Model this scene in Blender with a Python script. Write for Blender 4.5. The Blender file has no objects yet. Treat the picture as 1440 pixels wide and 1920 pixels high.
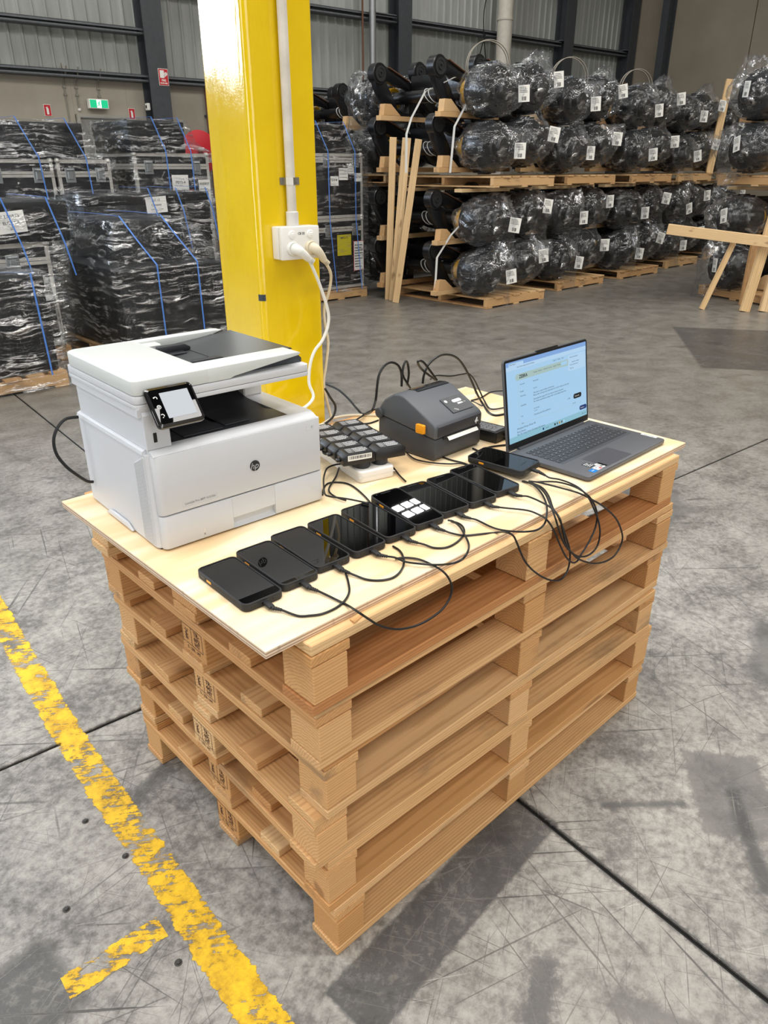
import bpy, bmesh, math, random
from mathutils import Vector, Matrix, noise
random.seed(7)
SC = bpy.context.scene
COL = SC.collection
PI = math.pi

# ------------------------------------------------------------------ camera
cam = bpy.data.cameras.new('camera'); camo = bpy.data.objects.new('camera', cam); COL.objects.link(camo)
YAW, PIT, ROL, FPX = 0.81749, 0.43703, -0.00109, 1377.2
camo.location = (-0.6572, -0.8572, 1.6042)
_f = Vector((math.cos(PIT)*math.cos(YAW), math.cos(PIT)*math.sin(YAW), -math.sin(PIT)))
_r = Vector((math.sin(YAW), -math.cos(YAW), 0)); _u = _r.cross(_f)
_r, _u = _r*math.cos(ROL)+_u*math.sin(ROL), -_r*math.sin(ROL)+_u*math.cos(ROL)
camo.rotation_euler = Matrix((_r, _u, -_f)).transposed().to_euler()
cam.sensor_fit = 'VERTICAL'; cam.sensor_height = 36; cam.lens = FPX/1920*36
cam.clip_start = 0.02; cam.clip_end = 200
SC.camera = camo

# ------------------------------------------------------------------ light
W = bpy.data.worlds.new('world'); SC.world = W; W.use_nodes = True
W.node_tree.nodes['Background'].inputs[0].default_value = (0.80, 0.84, 0.90, 1)
W.node_tree.nodes['Background'].inputs[1].default_value = 0.5
def area(name, loc, rot, sx, sy, power, col=(1, 1, 1)):
    l = bpy.data.lights.new(name, 'AREA'); l.shape = 'RECTANGLE'; l.size = sx; l.size_y = sy
    l.energy = power; l.color = col
    o = bpy.data.objects.new(name, l); COL.objects.link(o); o.location = loc; o.rotation_euler = rot
    return o
for yy, pw in ((-5.5, 270), (1.0, 365), (9.6, 160)):          # roof skylights, one strip per bay, two panels deep
    for xx in (-7.5, -1.0, 4.2)+((11.0,) if yy < 9 else ()):
        for dx in (-1.25, 0.0, 1.25):
            for dy in (-.75, .75):
                area('skylight_lamp', (xx+dx, yy+dy, 8.95), (0, 0, 0), 1.05, 1.2, pw/6, (1.0, 0.975, 0.935))
for dx in (-.30, 0, .30):                                     # led high-bay fitting over the axle rows
    for dy in (-.17, .17):
        area('high_bay_lamp', (10.55+dx, 9.5+dy, 8.6), (0, 0, 0), .22, .22, 22, (1.0, 0.98, 0.95))
area('doorway_daylight', (-13.6, 4.0, 2.6), (0, math.radians(-90), 0), 5.0, 9.0, 620, (0.92, 0.96, 1.0))
area('doorway_daylight', (-2.0, -8.7, 2.6), (math.radians(90), 0, 0), 8.0, 5.0, 330, (0.95, 0.97, 1.0))
SC.view_settings.view_transform = 'Standard'; SC.view_settings.look = 'None'
SC.view_settings.gamma = 1; SC.view_settings.use_curve_mapping = False
SC.view_settings.exposure = 0.0

# ------------------------------------------------------------------ node helpers
def lin(c):
    if isinstance(c, str):
        c = tuple(int(c[i:i+2], 16)/255 for i in (0, 2, 4))
    return tuple(x/12.92 if x <= 0.04045 else ((x+0.055)/1.055)**2.4 for x in c[:3]) + (1,)
class NT:
    def __init__(s, name):
        s.m = bpy.data.materials.new(name); s.m.use_nodes = True
        s.t = s.m.node_tree; s.b = s.t.nodes['Principled BSDF']; s.out = s.t.nodes['Material Output']
    def n(s, typ, **kw):
        nd = s.t.nodes.new(typ)
        for k, v in kw.items():
            if k in ('inp',):
                for i, val in v.items(): s.set(nd.inputs[i], val)
            else: setattr(nd, k, v)
        return nd
    def set(s, sock, val):
        if isinstance(val, bpy.types.NodeSocket): s.t.links.new(val, sock)
        else: sock.default_value = val
    def coord(s, kind='Object'): return s.n('ShaderNodeTexCoord').outputs[kind]
    def mapping(s, v, loc=(0, 0, 0), rot=(0, 0, 0), sc=(1, 1, 1)):
        return s.n('ShaderNodeMapping', inp={0: v, 1: loc, 2: rot, 3: sc}).outputs[0]
    def noise(s, v, scale, detail=4, rough=0.55, dist=0.0):
        return s.n('ShaderNodeTexNoise', inp={'Vector': v, 'Scale': scale, 'Detail': detail, 'Roughness': rough, 'Distortion': dist}).outputs[0]
    def ramp(s, f, stops):
        nd = s.n('ShaderNodeValToRGB'); s.set(nd.inputs[0], f)
        e = nd.color_ramp.elements
        while len(e) < len(stops): e.new(0.5)
        for el, (p, c) in zip(e, stops):
            el.position = p; el.color = c if len(c) == 4 else c+(1,)
        return nd.outputs[0]
    def step(s, f, a, b):          # smooth 0..1 between a and b
        return s.n('ShaderNodeMapRange', interpolation_type='SMOOTHSTEP', inp={0: f, 1: a, 2: b, 3: 0.0, 4: 1.0}).outputs[0]
    def math(s, op, a, b=0.0, c=None):
        nd = s.n('ShaderNodeMath', operation=op, inp={0: a, 1: b})
        if c is not None: s.set(nd.inputs[2], c)
        return nd.outputs[0]
    def mix(s, f, a, b, mode='MIX'):
        nd = s.n('ShaderNodeMix', data_type='RGBA', blend_type=mode)
        s.set(nd.inputs[0], f); s.set(nd.inputs[6], a); s.set(nd.inputs[7], b); return nd.outputs[2]
    def rotmap(s, v, deg, sc=(1, 1, 1)):
        return s.mapping(s.n('ShaderNodeVectorRotate', rotation_type='Z_AXIS', inp={0: v, 3: math.radians(deg)}).outputs[0], sc=sc)
    def bump(s, h, strength=0.3, dist=0.01):
        return s.n('ShaderNodeBump', inp={'Height': h, 'Strength': strength, 'Distance': dist}).outputs[0]
    def rnd(s): return s.n('ShaderNodeObjectInfo').outputs['Random']
    def base(s, c): s.set(s.b.inputs['Base Color'], c)
    def rough(s, c): s.set(s.b.inputs['Roughness'], c)
    def normal(s, c): s.set(s.b.inputs['Normal'], c)
MATS = {}
def M(name, col=None, rough=0.5, metal=0.0, spec=None, speckle=0.0, emit=None, estr=1.0, coat=0.0, bump=None):
    """plain procedural material: colour with a faint noise variation"""
    if name in MATS: return MATS[name]
    t = NT(name); c = lin(col)
    if speckle:
        nz = t.noise(t.coord(), 6 if speckle > 0.2 else 14, 5)
        d = tuple(x*(1-speckle) for x in c[:3])+(1,); l = tuple(min(1, x*(1+speckle)) for x in c[:3])+(1,)
        t.base(t.ramp(nz, [(0.3, d), (0.7, l)]))
    else: t.base(c)
    t.rough(rough); t.b.inputs['Metallic'].default_value = metal
    if spec is not None: t.b.inputs['Specular IOR Level'].default_value = spec
    if coat: t.b.inputs['Coat Weight'].default_value = coat; t.b.inputs['Coat Roughness'].default_value = 0.05
    if emit: t.b.inputs['Emission Color'].default_value = lin(emit); t.b.inputs['Emission Strength'].default_value = estr
    if bump: t.normal(t.bump(t.noise(t.coord(), bump[0], 3), bump[1], bump[2]))
    MATS[name] = t.m; return t.m

# ------------------------------------------------------------------ mesh builder
class MB:
    def __init__(s): s.bm = bmesh.new(); s.mi = 0
    def _fin(s, faces):
        for f in faces: f.material_index = s.mi
    def box(s, x0, x1, y0, y1, z0, z1, bev=0.0, seg=1, xf=None):
        t = bmesh.new(); bmesh.ops.create_cube(t, size=1)
        for v in t.verts: v.co = Vector((x0+(x1-x0)*(v.co.x+.5), y0+(y1-y0)*(v.co.y+.5), z0+(z1-z0)*(v.co.z+.5)))
        if bev: bmesh.ops.bevel(t, geom=t.edges[:], offset=bev, segments=seg, profile=.5, affect='EDGES')
        return s.merge(t, xf)
    def merge(s, t, xf=None):
        if xf is not None: bmesh.ops.transform(t, matrix=xf, verts=t.verts)
        mp = {v: s.bm.verts.new(v.co) for v in t.verts}
        for f in t.faces:
            try: nf = s.bm.faces.new([mp[v] for v in f.verts]); nf.material_index = s.mi
            except ValueError: pass
        t.free(); return s
    def prism(s, pts, axis, a0, a1, bev=0.0, seg=2, xf=None):
        """polygon (u,v) extruded along axis; axis x: (y,z), y: (x,z), z: (x,y)"""
        t = bmesh.new()
        def P(u, v, a): return {'x': (a, u, v), 'y': (u, a, v), 'z': (u, v, a)}[axis]
        lo = [t.verts.new(P(u, v, a0)) for u, v in pts]; hi = [t.verts.new(P(u, v, a1)) for u, v in pts]
        n = len(pts); t.faces.new(lo); t.faces.new(hi[::-1])
        for i in range(n): t.faces.new((lo[i], hi[i], hi[(i+1) % n], lo[(i+1) % n]))
        bmesh.ops.recalc_face_normals(t, faces=t.faces)
        if bev:
            ed = [e for e in t.edges if e.calc_face_angle(0) > 0.5]
            bmesh.ops.bevel(t, geom=ed, offset=bev, segments=seg, profile=.5, affect='EDGES')
        return s.merge(t, xf)
    def rbox(s, x0, x1, y0, y1, z0, z1, r, n=5, bev=0.0, xf=None, seg=2):
        return s.prism(rrect(x0, x1, y0, y1, r, n), 'z', z0, z1, bev, seg, xf)
    def cyl(s, p0, p1, r0, r1=None, n=16, caps=True):
        p0, p1 = Vector(p0), Vector(p1); r1 = r0 if r1 is None else r1
        q = (p1-p0).to_track_quat('Z', 'Y')
        A = [p0+q@Vector((r0*math.cos(2*PI*i/n), r0*math.sin(2*PI*i/n), 0)) for i in range(n)]
        B = [p1+q@Vector((r1*math.cos(2*PI*i/n), r1*math.sin(2*PI*i/n), 0)) for i in range(n)]
        a = [s.bm.verts.new(v) for v in A]; b = [s.bm.verts.new(v) for v in B]; fs = []
        for i in range(n): fs.append(s.bm.faces.new((a[i], a[(i+1) % n], b[(i+1) % n], b[i])))
        if caps: fs += [s.bm.faces.new(a[::-1]), s.bm.faces.new(b)]
        s._fin(fs); return s
    def lathe(s, prof, p0, axis, n=24, caps=True):
        """prof: list of (r, t) along axis from p0"""
        p0 = Vector(p0); q = Vector(axis).normalized().to_track_quat('Z', 'Y'); rings = []
        for r, t in prof:
            rings.append([s.bm.verts.new(p0+q@Vector((max(r, 1e-4)*math.cos(2*PI*i/n), max(r, 1e-4)*math.sin(2*PI*i/n), t))) for i in range(n)])
        fs = []
        for A, B in zip(rings, rings[1:]):
            for i in range(n): fs.append(s.bm.faces.new((A[i], A[(i+1) % n], B[(i+1) % n], B[i])))
        if caps: fs += [s.bm.faces.new(rings[0][::-1]), s.bm.faces.new(rings[-1])]
        s._fin(fs); return s
    def tube(s, pts, r, n=8, sub=6, smooth=True):
        P = [Vector(p) for p in pts]
        if smooth and len(P) > 2: P = spline(P, sub)
        rings = []; up = None
        for i, p in enumerate(P):
            d = (P[min(i+1, len(P)-1)]-P[max(i-1, 0)]).normalized()
            if up is None: up = d.orthogonal().normalized()
            up = (up-d*up.dot(d)); up = up.normalized() if up.length > 1e-6 else d.orthogonal().normalized()
            sd = d.cross(up); rr = r(i/(len(P)-1)) if callable(r) else r
            rings.append([s.bm.verts.new(p+(up*math.cos(2*PI*k/n)+sd*math.sin(2*PI*k/n))*rr) for k in range(n)])
        fs = []
        for A, B in zip(rings, rings[1:]):
            for i in range(n): fs.append(s.bm.faces.new((A[i], A[(i+1) % n], B[(i+1) % n], B[i])))
        fs += [s.bm.faces.new(rings[0][::-1]), s.bm.faces.new(rings[-1])]
        s._fin(fs); return s
    def ribbon(s, pts, wv, th=0.0015, nrm=None):
        """flat band along pts, half-width vector wv, given thickness towards nrm list"""
        wv = Vector(wv); P = [Vector(p) for p in pts]; ring = []
        for i, p in enumerate(P):
            d = (P[min(i+1, len(P)-1)]-P[max(i-1, 0)]).normalized(); nn = d.cross(wv).normalized()*th
            ring.append([s.bm.verts.new(q) for q in (p-wv, p+wv, p+wv+nn, p-wv+nn)])
        fs = []
        for A, B in zip(ring, ring[1:]):
            for i in range(4): fs.append(s.bm.faces.new((A[i], A[(i+1) % 4], B[(i+1) % 4], B[i])))
        fs += [s.bm.faces.new(ring[0][::-1]), s.bm.faces.new(ring[-1])]
        s._fin(fs); return s
    def quad(s, a, b, c, d):
        s._fin([s.bm.faces.new([s.bm.verts.new(x) for x in (a, b, c, d)])]); return s
    def mesh(s, me, xf):
        t = bmesh.new(); t.from_mesh(me); return s.merge(t, xf)
    def data(s, name, mats, smooth=0.6):
        bmesh.ops.recalc_face_normals(s.bm, faces=s.bm.faces)
        me = bpy.data.meshes.new(name); s.bm.to_mesh(me); s.bm.free()
        for m in (mats if isinstance(mats, (list, tuple)) else [mats]): me.materials.append(m)
        if smooth:
            me.shade_smooth(); me.set_sharp_from_angle(angle=smooth)
        return me
    def build(s, name, mats, parent=None, loc=None, rotz=0.0, smooth=0.6, rot=None):
        return ob(name, s.data(name, mats, smooth), parent, loc, rotz, rot)
def rrect(x0, x1, y0, y1, r, n=5):
    if isinstance(r, (int, float)): r = (r,)*4
    o = []
    for (cx, cy, a), q in zip(((x0, y0, 180), (x1, y0, 270), (x1, y1, 0), (x0, y1, 90)), r):
        sx = 1 if cx == x0 else -1; sy = 1 if cy == y0 else -1
        if q <= 0: o.append((cx, cy)); continue
        for k in range(n+1):
            t = math.radians(a+90*k/n); o.append((cx+sx*q+q*math.cos(t), cy+sy*q+q*math.sin(t)))
    return o
def spline(P, sub):
    o = []; n = len(P)
    for i in range(n-1):
        p0, p1, p2, p3 = P[max(i-1, 0)], P[i], P[i+1], P[min(i+2, n-1)]
        for k in range(sub):
            t = k/sub
            o.append(0.5*((2*p1)+(p2-p0)*t+(2*p0-5*p1+4*p2-p3)*t*t+(3*p1-p0-3*p2+p3)*t*t*t))
    o.append(P[-1]); return o
def ob(name, me, parent=None, loc=None, rotz=0.0, rot=None):
    o = bpy.data.objects.new(name, me); COL.objects.link(o)
    if parent: o.parent = parent
    if loc is not None: o.location = loc
    if rot is not None: o.rotation_euler = rot
    elif rotz: o.rotation_euler = (0, 0, rotz)
    return o
def tag(o, label, cat, group=None):
    o['label'] = label; o['category'] = cat
    if group: o['group'] = group
    return o
def thing(name, label, cat, loc=(0, 0, 0), rotz=0.0, group=None):
    return tag(ob(name, None, None, loc, rotz), label, cat, group)
def struct(o): o['kind'] = 'structure'; return o
def copy_tree(o, parent=None):
    c = o.copy(); COL.objects.link(c); c.parent = parent
    for ch in list(o.children): copy_tree(ch, c)
    return c
_TX = {}
def text_me(body, size, align='CENTER', bold=0.0, spacing=1.0):
    k = (body, size, align, bold)
    if k in _TX: return _TX[k]
    cu = bpy.data.curves.new('lettering', 'FONT'); cu.body = body; cu.size = size; cu.align_x = align; cu.align_y = 'CENTER'
    cu.offset = bold; cu.space_line = spacing; cu.resolution_u = 2; cu.fill_mode = 'FRONT'
    o = bpy.data.objects.new('tmp_text', cu); COL.objects.link(o)
    bpy.context.view_layer.update()
    me = bpy.data.meshes.new_from_object(o.evaluated_get(bpy.context.evaluated_depsgraph_get()))
    bpy.data.objects.remove(o); _TX[k] = me
    return me
def basis(o, x, y):       # matrix with x axis, y axis at origin o
    x = Vector(x).normalized(); y = Vector(y); z = x.cross(y).normalized(); y = z.cross(x)
    m = Matrix((x, y, z)).transposed().to_4x4(); m.translation = Vector(o); return m
def text(body, size, mtx, mat, parent=None, name='lettering', align='CENTER', bold=0.0, spacing=1.0):
    me = text_me(body, size, align, bold, spacing).copy(); me.transform(mtx); me.materials.clear(); me.materials.append(mat)
    return ob(name, me, parent)
def lines(mb, mtx, x0, x1, y0, y1, rows, h, seed=0, cols=1):
    """rows of small flat word bars (print too small to read)"""
    rr = random.Random(seed)
    for i in range(rows):
        y = y1-(y1-y0)*(i+.5)/rows; x = x0
        end = x1-(x1-x0)*rr.random()*.35
        while x < end:
            w = (x1-x0)*(.06+.12*rr.random())
            mb.quad(*[mtx@Vector(p) for p in ((x, y-h/2, 0), (min(x+w, x1), y-h/2, 0), (min(x+w, x1), y+h/2, 0), (x, y+h/2, 0))])
            x += w+(x1-x0)*.025
def bars(mb, mtx, x0, x1, y0, y1, n, seed=0):
    rr = random.Random(seed); x = x0; u = (x1-x0)/n
    while x < x1:
        w = u*rr.choice((.4, .7, 1.1)); mb.quad(*[mtx@Vector(p) for p in ((x, y0, 0), (x+w, y0, 0), (x+w, y1, 0), (x, y1, 0))]); x += w+u*rr.choice((.35, .6, .9))
BA = math.radians(-4.5)                      # building axes against the table's
E1 = Vector((math.cos(BA), math.sin(BA), 0)); E2 = Vector((-math.sin(BA), math.cos(BA), 0))
def bw(x, y, z=0.0): v = E1*x+E2*y; return Vector((v.x, v.y, z))
CAB = {
'u1': [(-0.041,0.106,0.901),(-0.036,0.059,0.901),(-0.028,0.033,0.901),(-0.012,0.019,0.901),(0.007,0.009,0.901),(0.034,0.007,0.901),(0.062,0.014,0.901),(0.089,0.032,0.901),(0.112,0.062,0.901),(0.129,0.089,0.901)],
'u2': [(0.043,0.109,0.902),(0.049,0.067,0.902),(0.053,0.03,0.902),(0.056,-0.002,0.902),(0.037,-0.051,0.92),(0.061,-0.051,0.895),(0.085,-0.051,0.871),(0.116,-0.051,0.849),(0.148,-0.051,0.834),(0.192,-0.051,0.824),(0.232,-0.051,0.825),(0.261,-0.051,0.834),(0.278,-0.051,0.855),(0.276,-0.051,0.879),(0.257,-0.051,0.909),(0.272,-0.01,0.902),(0.27,0.028,0.902),(0.255,0.053,0.902),(0.237,0.064,0.902)],
'u3': [(0.135,0.116,0.901),(0.135,0.067,0.901),(0.142,0.045,0.901),(0.156,0.026,0.901),(0.179,0.015,0.901),(0.204,0.019,0.901),(0.233,0.036,0.901),(0.256,0.061,0.901),(0.269,0.085,0.901),(0.272,0.107,0.901)],
'u4': [(0.229,0.104,0.906),(0.235,0.062,0.906),(0.238,0.036,0.906),(0.253,0.011,0.906),(0.273,-0.014,0.906),(0.27,-0.054,0.926),(0.3,-0.054,0.923),(0.317,-0.054,0.933),(0.385,0.0,0.906),(0.411,0.034,0.906),(0.433,0.068,0.906),(0.442,0.094,0.906),(0.438,0.106,0.906)],
'u5': [(0.317,0.11,0.901),(0.322,0.066,0.901),(0.329,0.044,0.901),(0.349,0.028,0.901),(0.382,0.029,0.901),(0.417,0.042,0.901),(0.44,0.061,0.901),(0.451,0.083,0.901),(0.448,0.106,0.901)],
'u6': [(0.402,0.109,0.901),(0.402,0.061,0.901),(0.417,0.038,0.901),(0.447,0.019,0.901),(0.478,-0.0,0.901),(0.442,-0.05,0.932),(0.466,-0.05,0.916),(0.482,-0.05,0.893),(0.497,-0.05,0.867),(0.518,-0.05,0.835),(0.552,-0.05,0.799),(0.6,-0.05,0.761),(0.643,-0.05,0.737),(0.676,-0.05,0.731),(0.696,-0.05,0.75),(0.696,-0.05,0.789),(0.674,-0.05,0.835),(0.634,-0.05,0.898),(0.669,-0.008,0.901),(0.716,0.036,0.901),(0.746,0.075,0.901),(0.754,0.109,0.901),(0.746,0.138,0.901)],
'u7': [(0.49,0.112,0.903),(0.49,0.066,0.903),(0.486,0.019,0.903),(0.496,-0.012,0.903),(0.5,-0.052,0.914),(0.547,-0.052,0.902),(0.573,-0.052,0.907),(0.579,-0.052,0.925),(0.669,0.01,0.903),(0.715,0.057,0.903),(0.742,0.1,0.903),(0.745,0.133,0.903)],
'u8': [(0.577,0.103,0.907),(0.579,0.058,0.907),(0.604,0.017,0.907),(0.605,-0.013,0.907),(0.575,-0.055,0.919),(0.605,-0.055,0.886),(0.638,-0.055,0.837),(0.672,-0.055,0.791),(0.703,-0.055,0.764),(0.724,-0.055,0.761),(0.736,-0.055,0.772),(0.765,-0.055,0.796),(0.787,-0.055,0.828),(0.786,-0.055,0.863),(0.764,-0.055,0.899),(0.723,-0.055,0.936),(0.798,0.027,0.907),(0.791,0.069,0.907),(0.756,0.102,0.907)],
'u9': [(0.66,0.097,0.911),(0.661,0.056,0.911),(0.658,0.021,0.911),(0.647,-0.018,0.911),(0.621,-0.058,0.909),(0.64,-0.058,0.871),(0.66,-0.058,0.831),(0.693,-0.058,0.793),(0.733,-0.058,0.761),(0.796,-0.058,0.728),(0.852,-0.058,0.712),(0.897,-0.058,0.713),(0.922,-0.058,0.737),(0.919,-0.058,0.766),(0.878,-0.058,0.821),(0.814,-0.058,0.872),(0.765,-0.058,0.904),(0.764,-0.014,0.911),(0.759,0.037,0.911),(0.75,0.088,0.911),(0.738,0.113,0.911)],
'u10': [(0.779,0.127,0.915),(0.785,0.084,0.915),(0.793,0.062,0.915),(0.792,0.028,0.915),(0.779,-0.008,0.915),(0.728,-0.061,0.925),(0.756,-0.061,0.891),(0.786,-0.061,0.848),(0.802,-0.061,0.808),(0.795,-0.061,0.775),(0.762,-0.061,0.765),(0.718,-0.061,0.777),(0.68,-0.061,0.804),(0.648,-0.061,0.836),(0.621,-0.061,0.878),(0.596,-0.061,0.923),(0.659,-0.004,0.915),(0.697,0.036,0.915),(0.723,0.079,0.915),(0.726,0.104,0.915)],
'a1': [(0.474,0.497,0.918),(0.455,0.508,0.918),(0.423,0.504,0.918),(0.381,0.466,0.918),(0.347,0.425,0.918),(0.317,0.384,0.918),(0.314,0.364,0.918),(0.332,0.33,0.918),(0.343,0.304,0.918),(0.354,0.272,0.918)],
'a2': [(0.332,0.411,0.901),(0.355,0.437,0.901),(0.385,0.457,0.901),(0.406,0.449,0.901),(0.42,0.423,0.901),(0.414,0.38,0.901),(0.39,0.312,0.901),(0.37,0.276,0.901)],
'a3': [(0.474,0.518,0.904),(0.424,0.472,0.904),(0.36,0.422,0.904),(0.343,0.38,0.904),(0.347,0.343,0.904)],
'a4': [(0.684,0.482,0.901),(0.715,0.453,0.901),(0.727,0.412,0.901),(0.727,0.36,0.901),(0.734,0.318,0.901),(0.729,0.274,0.901)],
'a5': [(0.556,0.618,0.903),(0.574,0.586,0.903),(0.597,0.542,0.903),(0.594,0.493,0.903),(0.58,0.435,0.903),(0.548,0.371,0.903),(0.531,0.331,0.903)],
'a6': [(0.674,0.473,0.904),(0.657,0.429,0.904),(0.659,0.399,0.904),(0.675,0.363,0.904),(0.698,0.334,0.904),(0.722,0.312,0.904),(0.719,0.266,0.904)],
'a7': [(0.432,0.457,0.948),(0.472,0.501,0.948),(0.486,0.538,0.948),(0.471,0.56,0.948),(0.448,0.552,0.948),(0.432,0.524,0.948),(0.451,0.507,0.948)],
'z1': [(0.808,0.63,1.032),(0.807,0.63,1.069),(0.793,0.63,1.096),(0.765,0.63,1.109),(0.738,0.63,1.103),(0.719,0.63,1.081),(0.711,0.63,1.046),(0.705,0.63,1.01),(0.688,0.63,0.981),(0.826,0.822,0.901),(0.848,0.874,0.901),(0.909,0.994,0.901),(0.952,1.098,0.901),(0.965,1.176,0.901)],
'z2': [(0.831,0.63,1.032),(0.827,0.62,1.068),(0.81,0.61,1.105),(0.789,0.6,1.108),(0.782,0.6,1.079),(0.798,0.6,1.052),(0.823,0.61,1.029)],
'z3': [(0.886,0.62,1.028),(0.891,0.62,1.054),(0.911,0.62,1.082),(0.953,0.62,1.099),(0.996,0.62,1.096),(1.036,0.62,1.079),(1.07,0.62,1.047),(1.108,0.62,0.996),(1.139,0.62,0.948),(1.191,0.637,0.901),(1.132,0.564,0.901),(1.119,0.525,0.901),(1.153,0.513,0.901)],
'z4': [(0.925,0.6,1.035),(0.896,0.6,1.067),(0.866,0.6,1.098),(0.845,0.6,1.105),(0.856,0.61,1.091),(0.881,0.62,1.071),(0.912,0.62,1.048),(0.943,0.62,1.028)],
'z5': [(0.961,0.66,1.019),(0.986,0.66,1.026),(1.051,0.66,1.013),(1.105,0.66,1.009),(1.14,0.66,1.005),(1.169,0.66,0.981),(1.201,0.66,0.937),(1.207,0.641,0.904),(1.154,0.571,0.904),(1.199,0.55,0.904)],
'z6': [(0.884,0.813,0.908),(0.839,0.81,0.908),(0.781,0.784,0.908),(0.72,0.766,0.908),(0.678,0.769,0.908),(0.649,0.787,0.908)],
'z7': [(0.818,0.741,0.901),(0.78,0.738,0.901),(0.749,0.749,0.901),(0.713,0.746,0.901)],
'w3': [(0.656,0.823,0.902),(0.69,0.838,0.902),(0.728,0.85,0.902),(0.789,0.833,0.902),(0.846,0.778,0.902)],
'p1': [(0.66,0.8,1.019),(0.679,0.8,0.988),(0.697,0.8,0.958),(0.688,0.8,0.929),(0.66,0.8,0.914),(0.638,0.8,0.91)],
'r1': [(1.189,0.684,0.901),(1.238,0.683,0.901),(1.317,0.704,0.901),(1.363,0.685,0.901),(1.392,0.67,0.901)],
'r3': [(1.252,0.719,0.908),(1.214,0.672,0.908),(1.152,0.604,0.908),(1.165,0.651,0.908),(1.164,0.663,0.908)],
'r4': [(0.837,0.376,0.901),(0.831,0.336,0.901),(0.839,0.308,0.901),(0.87,0.284,0.901)],
'r5': [(0.969,0.365,0.901),(0.975,0.342,0.901),(0.947,0.32,0.901),(0.928,0.33,0.901),(0.88,0.351,0.901),(0.847,0.344,0.901),(0.834,0.318,0.901),(0.848,0.296,0.901),(0.878,0.272,0.901)],
'w1': [(0.619,0.8,1.385),(0.649,0.8,1.326),(0.678,0.8,1.249),(0.68,0.8,1.205),(0.658,0.8,1.163),(0.627,0.8,1.135),(0.609,0.8,1.099),(0.602,0.8,1.047),(0.608,0.79,1.007),(0.571,0.78,0.987),(0.534,0.78,0.984)],
'w2': [(0.672,0.8,1.378),(0.719,0.83,1.336),(0.729,0.85,1.289),(0.724,0.87,1.236),(0.724,0.87,1.189),(0.734,0.87,1.134),(0.723,0.87,1.067),(0.711,0.87,1.006),(0.73,0.87,0.923),(0.73,0.86,0.888),(0.728,0.86,0.851)],
'l1': [(-0.084,0.74,1.109),(-0.112,0.74,1.11),(-0.132,0.74,1.095),(-0.145,0.74,1.07),(-0.145,0.74,1.038),(-0.131,0.74,1.006),(-0.113,0.74,0.982),(-0.091,0.74,0.958),(-0.077,0.74,0.952)],
}

# ------------------------------------------------------------------ materials
def wood_mat(name, tints, ring=46.0, dirt=0.45, rough=0.72):
    t = NT(name); r = t.rnd()
    off = t.n('ShaderNodeCombineXYZ', inp={0: t.math('MULTIPLY', r, 37.0), 1: t.math('MULTIPLY_ADD', t.math('FRACT', t.math('MULTIPLY', r, 7.3)), 0.12, -0.02), 2: t.math('MULTIPLY_ADD', t.math('FRACT', t.math('MULTIPLY', r, 13.7)), 0.10, 0.03)}).outputs[0]
    v = t.n('ShaderNodeVectorMath', operation='ADD', inp={0: t.coord(), 1: off}).outputs[0]
    g = t.mapping(v, sc=(0.06, 1, 1))
    wv = t.n('ShaderNodeTexWave', wave_type='RINGS', rings_direction='X', inp={0: g, 1: ring, 2: 5.0, 3: 3.0, 4: 1.2, 5: 0.6}).outputs[1]
    fib = t.noise(t.mapping(v, sc=(6, 160, 160)), 1.0, 3)
    knots = t.noise(t.mapping(v, sc=(3.5, 9, 9)), 1.0, 2)
    bl = t.noise(t.mapping(v, sc=(2.2, 7, 7)), 1.0, 5, 0.6)
    n = len(tints)
    tint = t.ramp(t.math('FRACT', t.math('MULTIPLY', r, 5.77)), [(i/(n-1), lin(c)[:3]) for i, c in enumerate(tints)])
    dark = t.mix(1.0, tint, (0.72, 0.62, 0.52, 1), 'MULTIPLY')
    c = t.mix(t.math('MULTIPLY', t.step(wv, 0.35, 0.95), 0.55), tint, dark)
    c = t.mix(t.math('MULTIPLY', t.step(fib, 0.45, 0.7), 0.25), c, t.mix(1.0, c, (1.25, 1.2, 1.15, 1), 'MULTIPLY'))
    c = t.mix(t.math('MULTIPLY', t.step(knots, 0.66, 0.74), 0.6), c, (0.20, 0.085, 0.035, 1))
    c = t.mix(t.math('MULTIPLY', t.step(bl, 0.57, 0.72), dirt), c, (0.09, 0.075, 0.06, 1))
    t.base(c); t.rough(rough); t.b.inputs['Specular IOR Level'].default_value = 0.3
    t.normal(t.bump(t.math('ADD', t.math('MULTIPLY', fib, .5), t.math('MULTIPLY', wv, .3)), 0.35, 0.0012))
    return t.m
WOOD = wood_mat('pallet_wood', ['C6955F', 'D8AC78', 'BE8A55', 'DEBB8B', 'CFA26D', 'DAB180', 'C39058'])
WOOD_RED = wood_mat('pallet_wood_brown', ['A9713F', 'B98252', 'A5744A'], dirt=0.5)
WOOD_FAR = wood_mat('far_pallet_wood', ['D3AE7E', 'C69C6C', 'DAB98A', 'C9A274'])
PINE = wood_mat('planed_pine', ['E3C79C', 'DDBB8A', 'E0C49A', 'D8B07C'], ring=30.0, dirt=0.05, rough=0.6)
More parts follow.
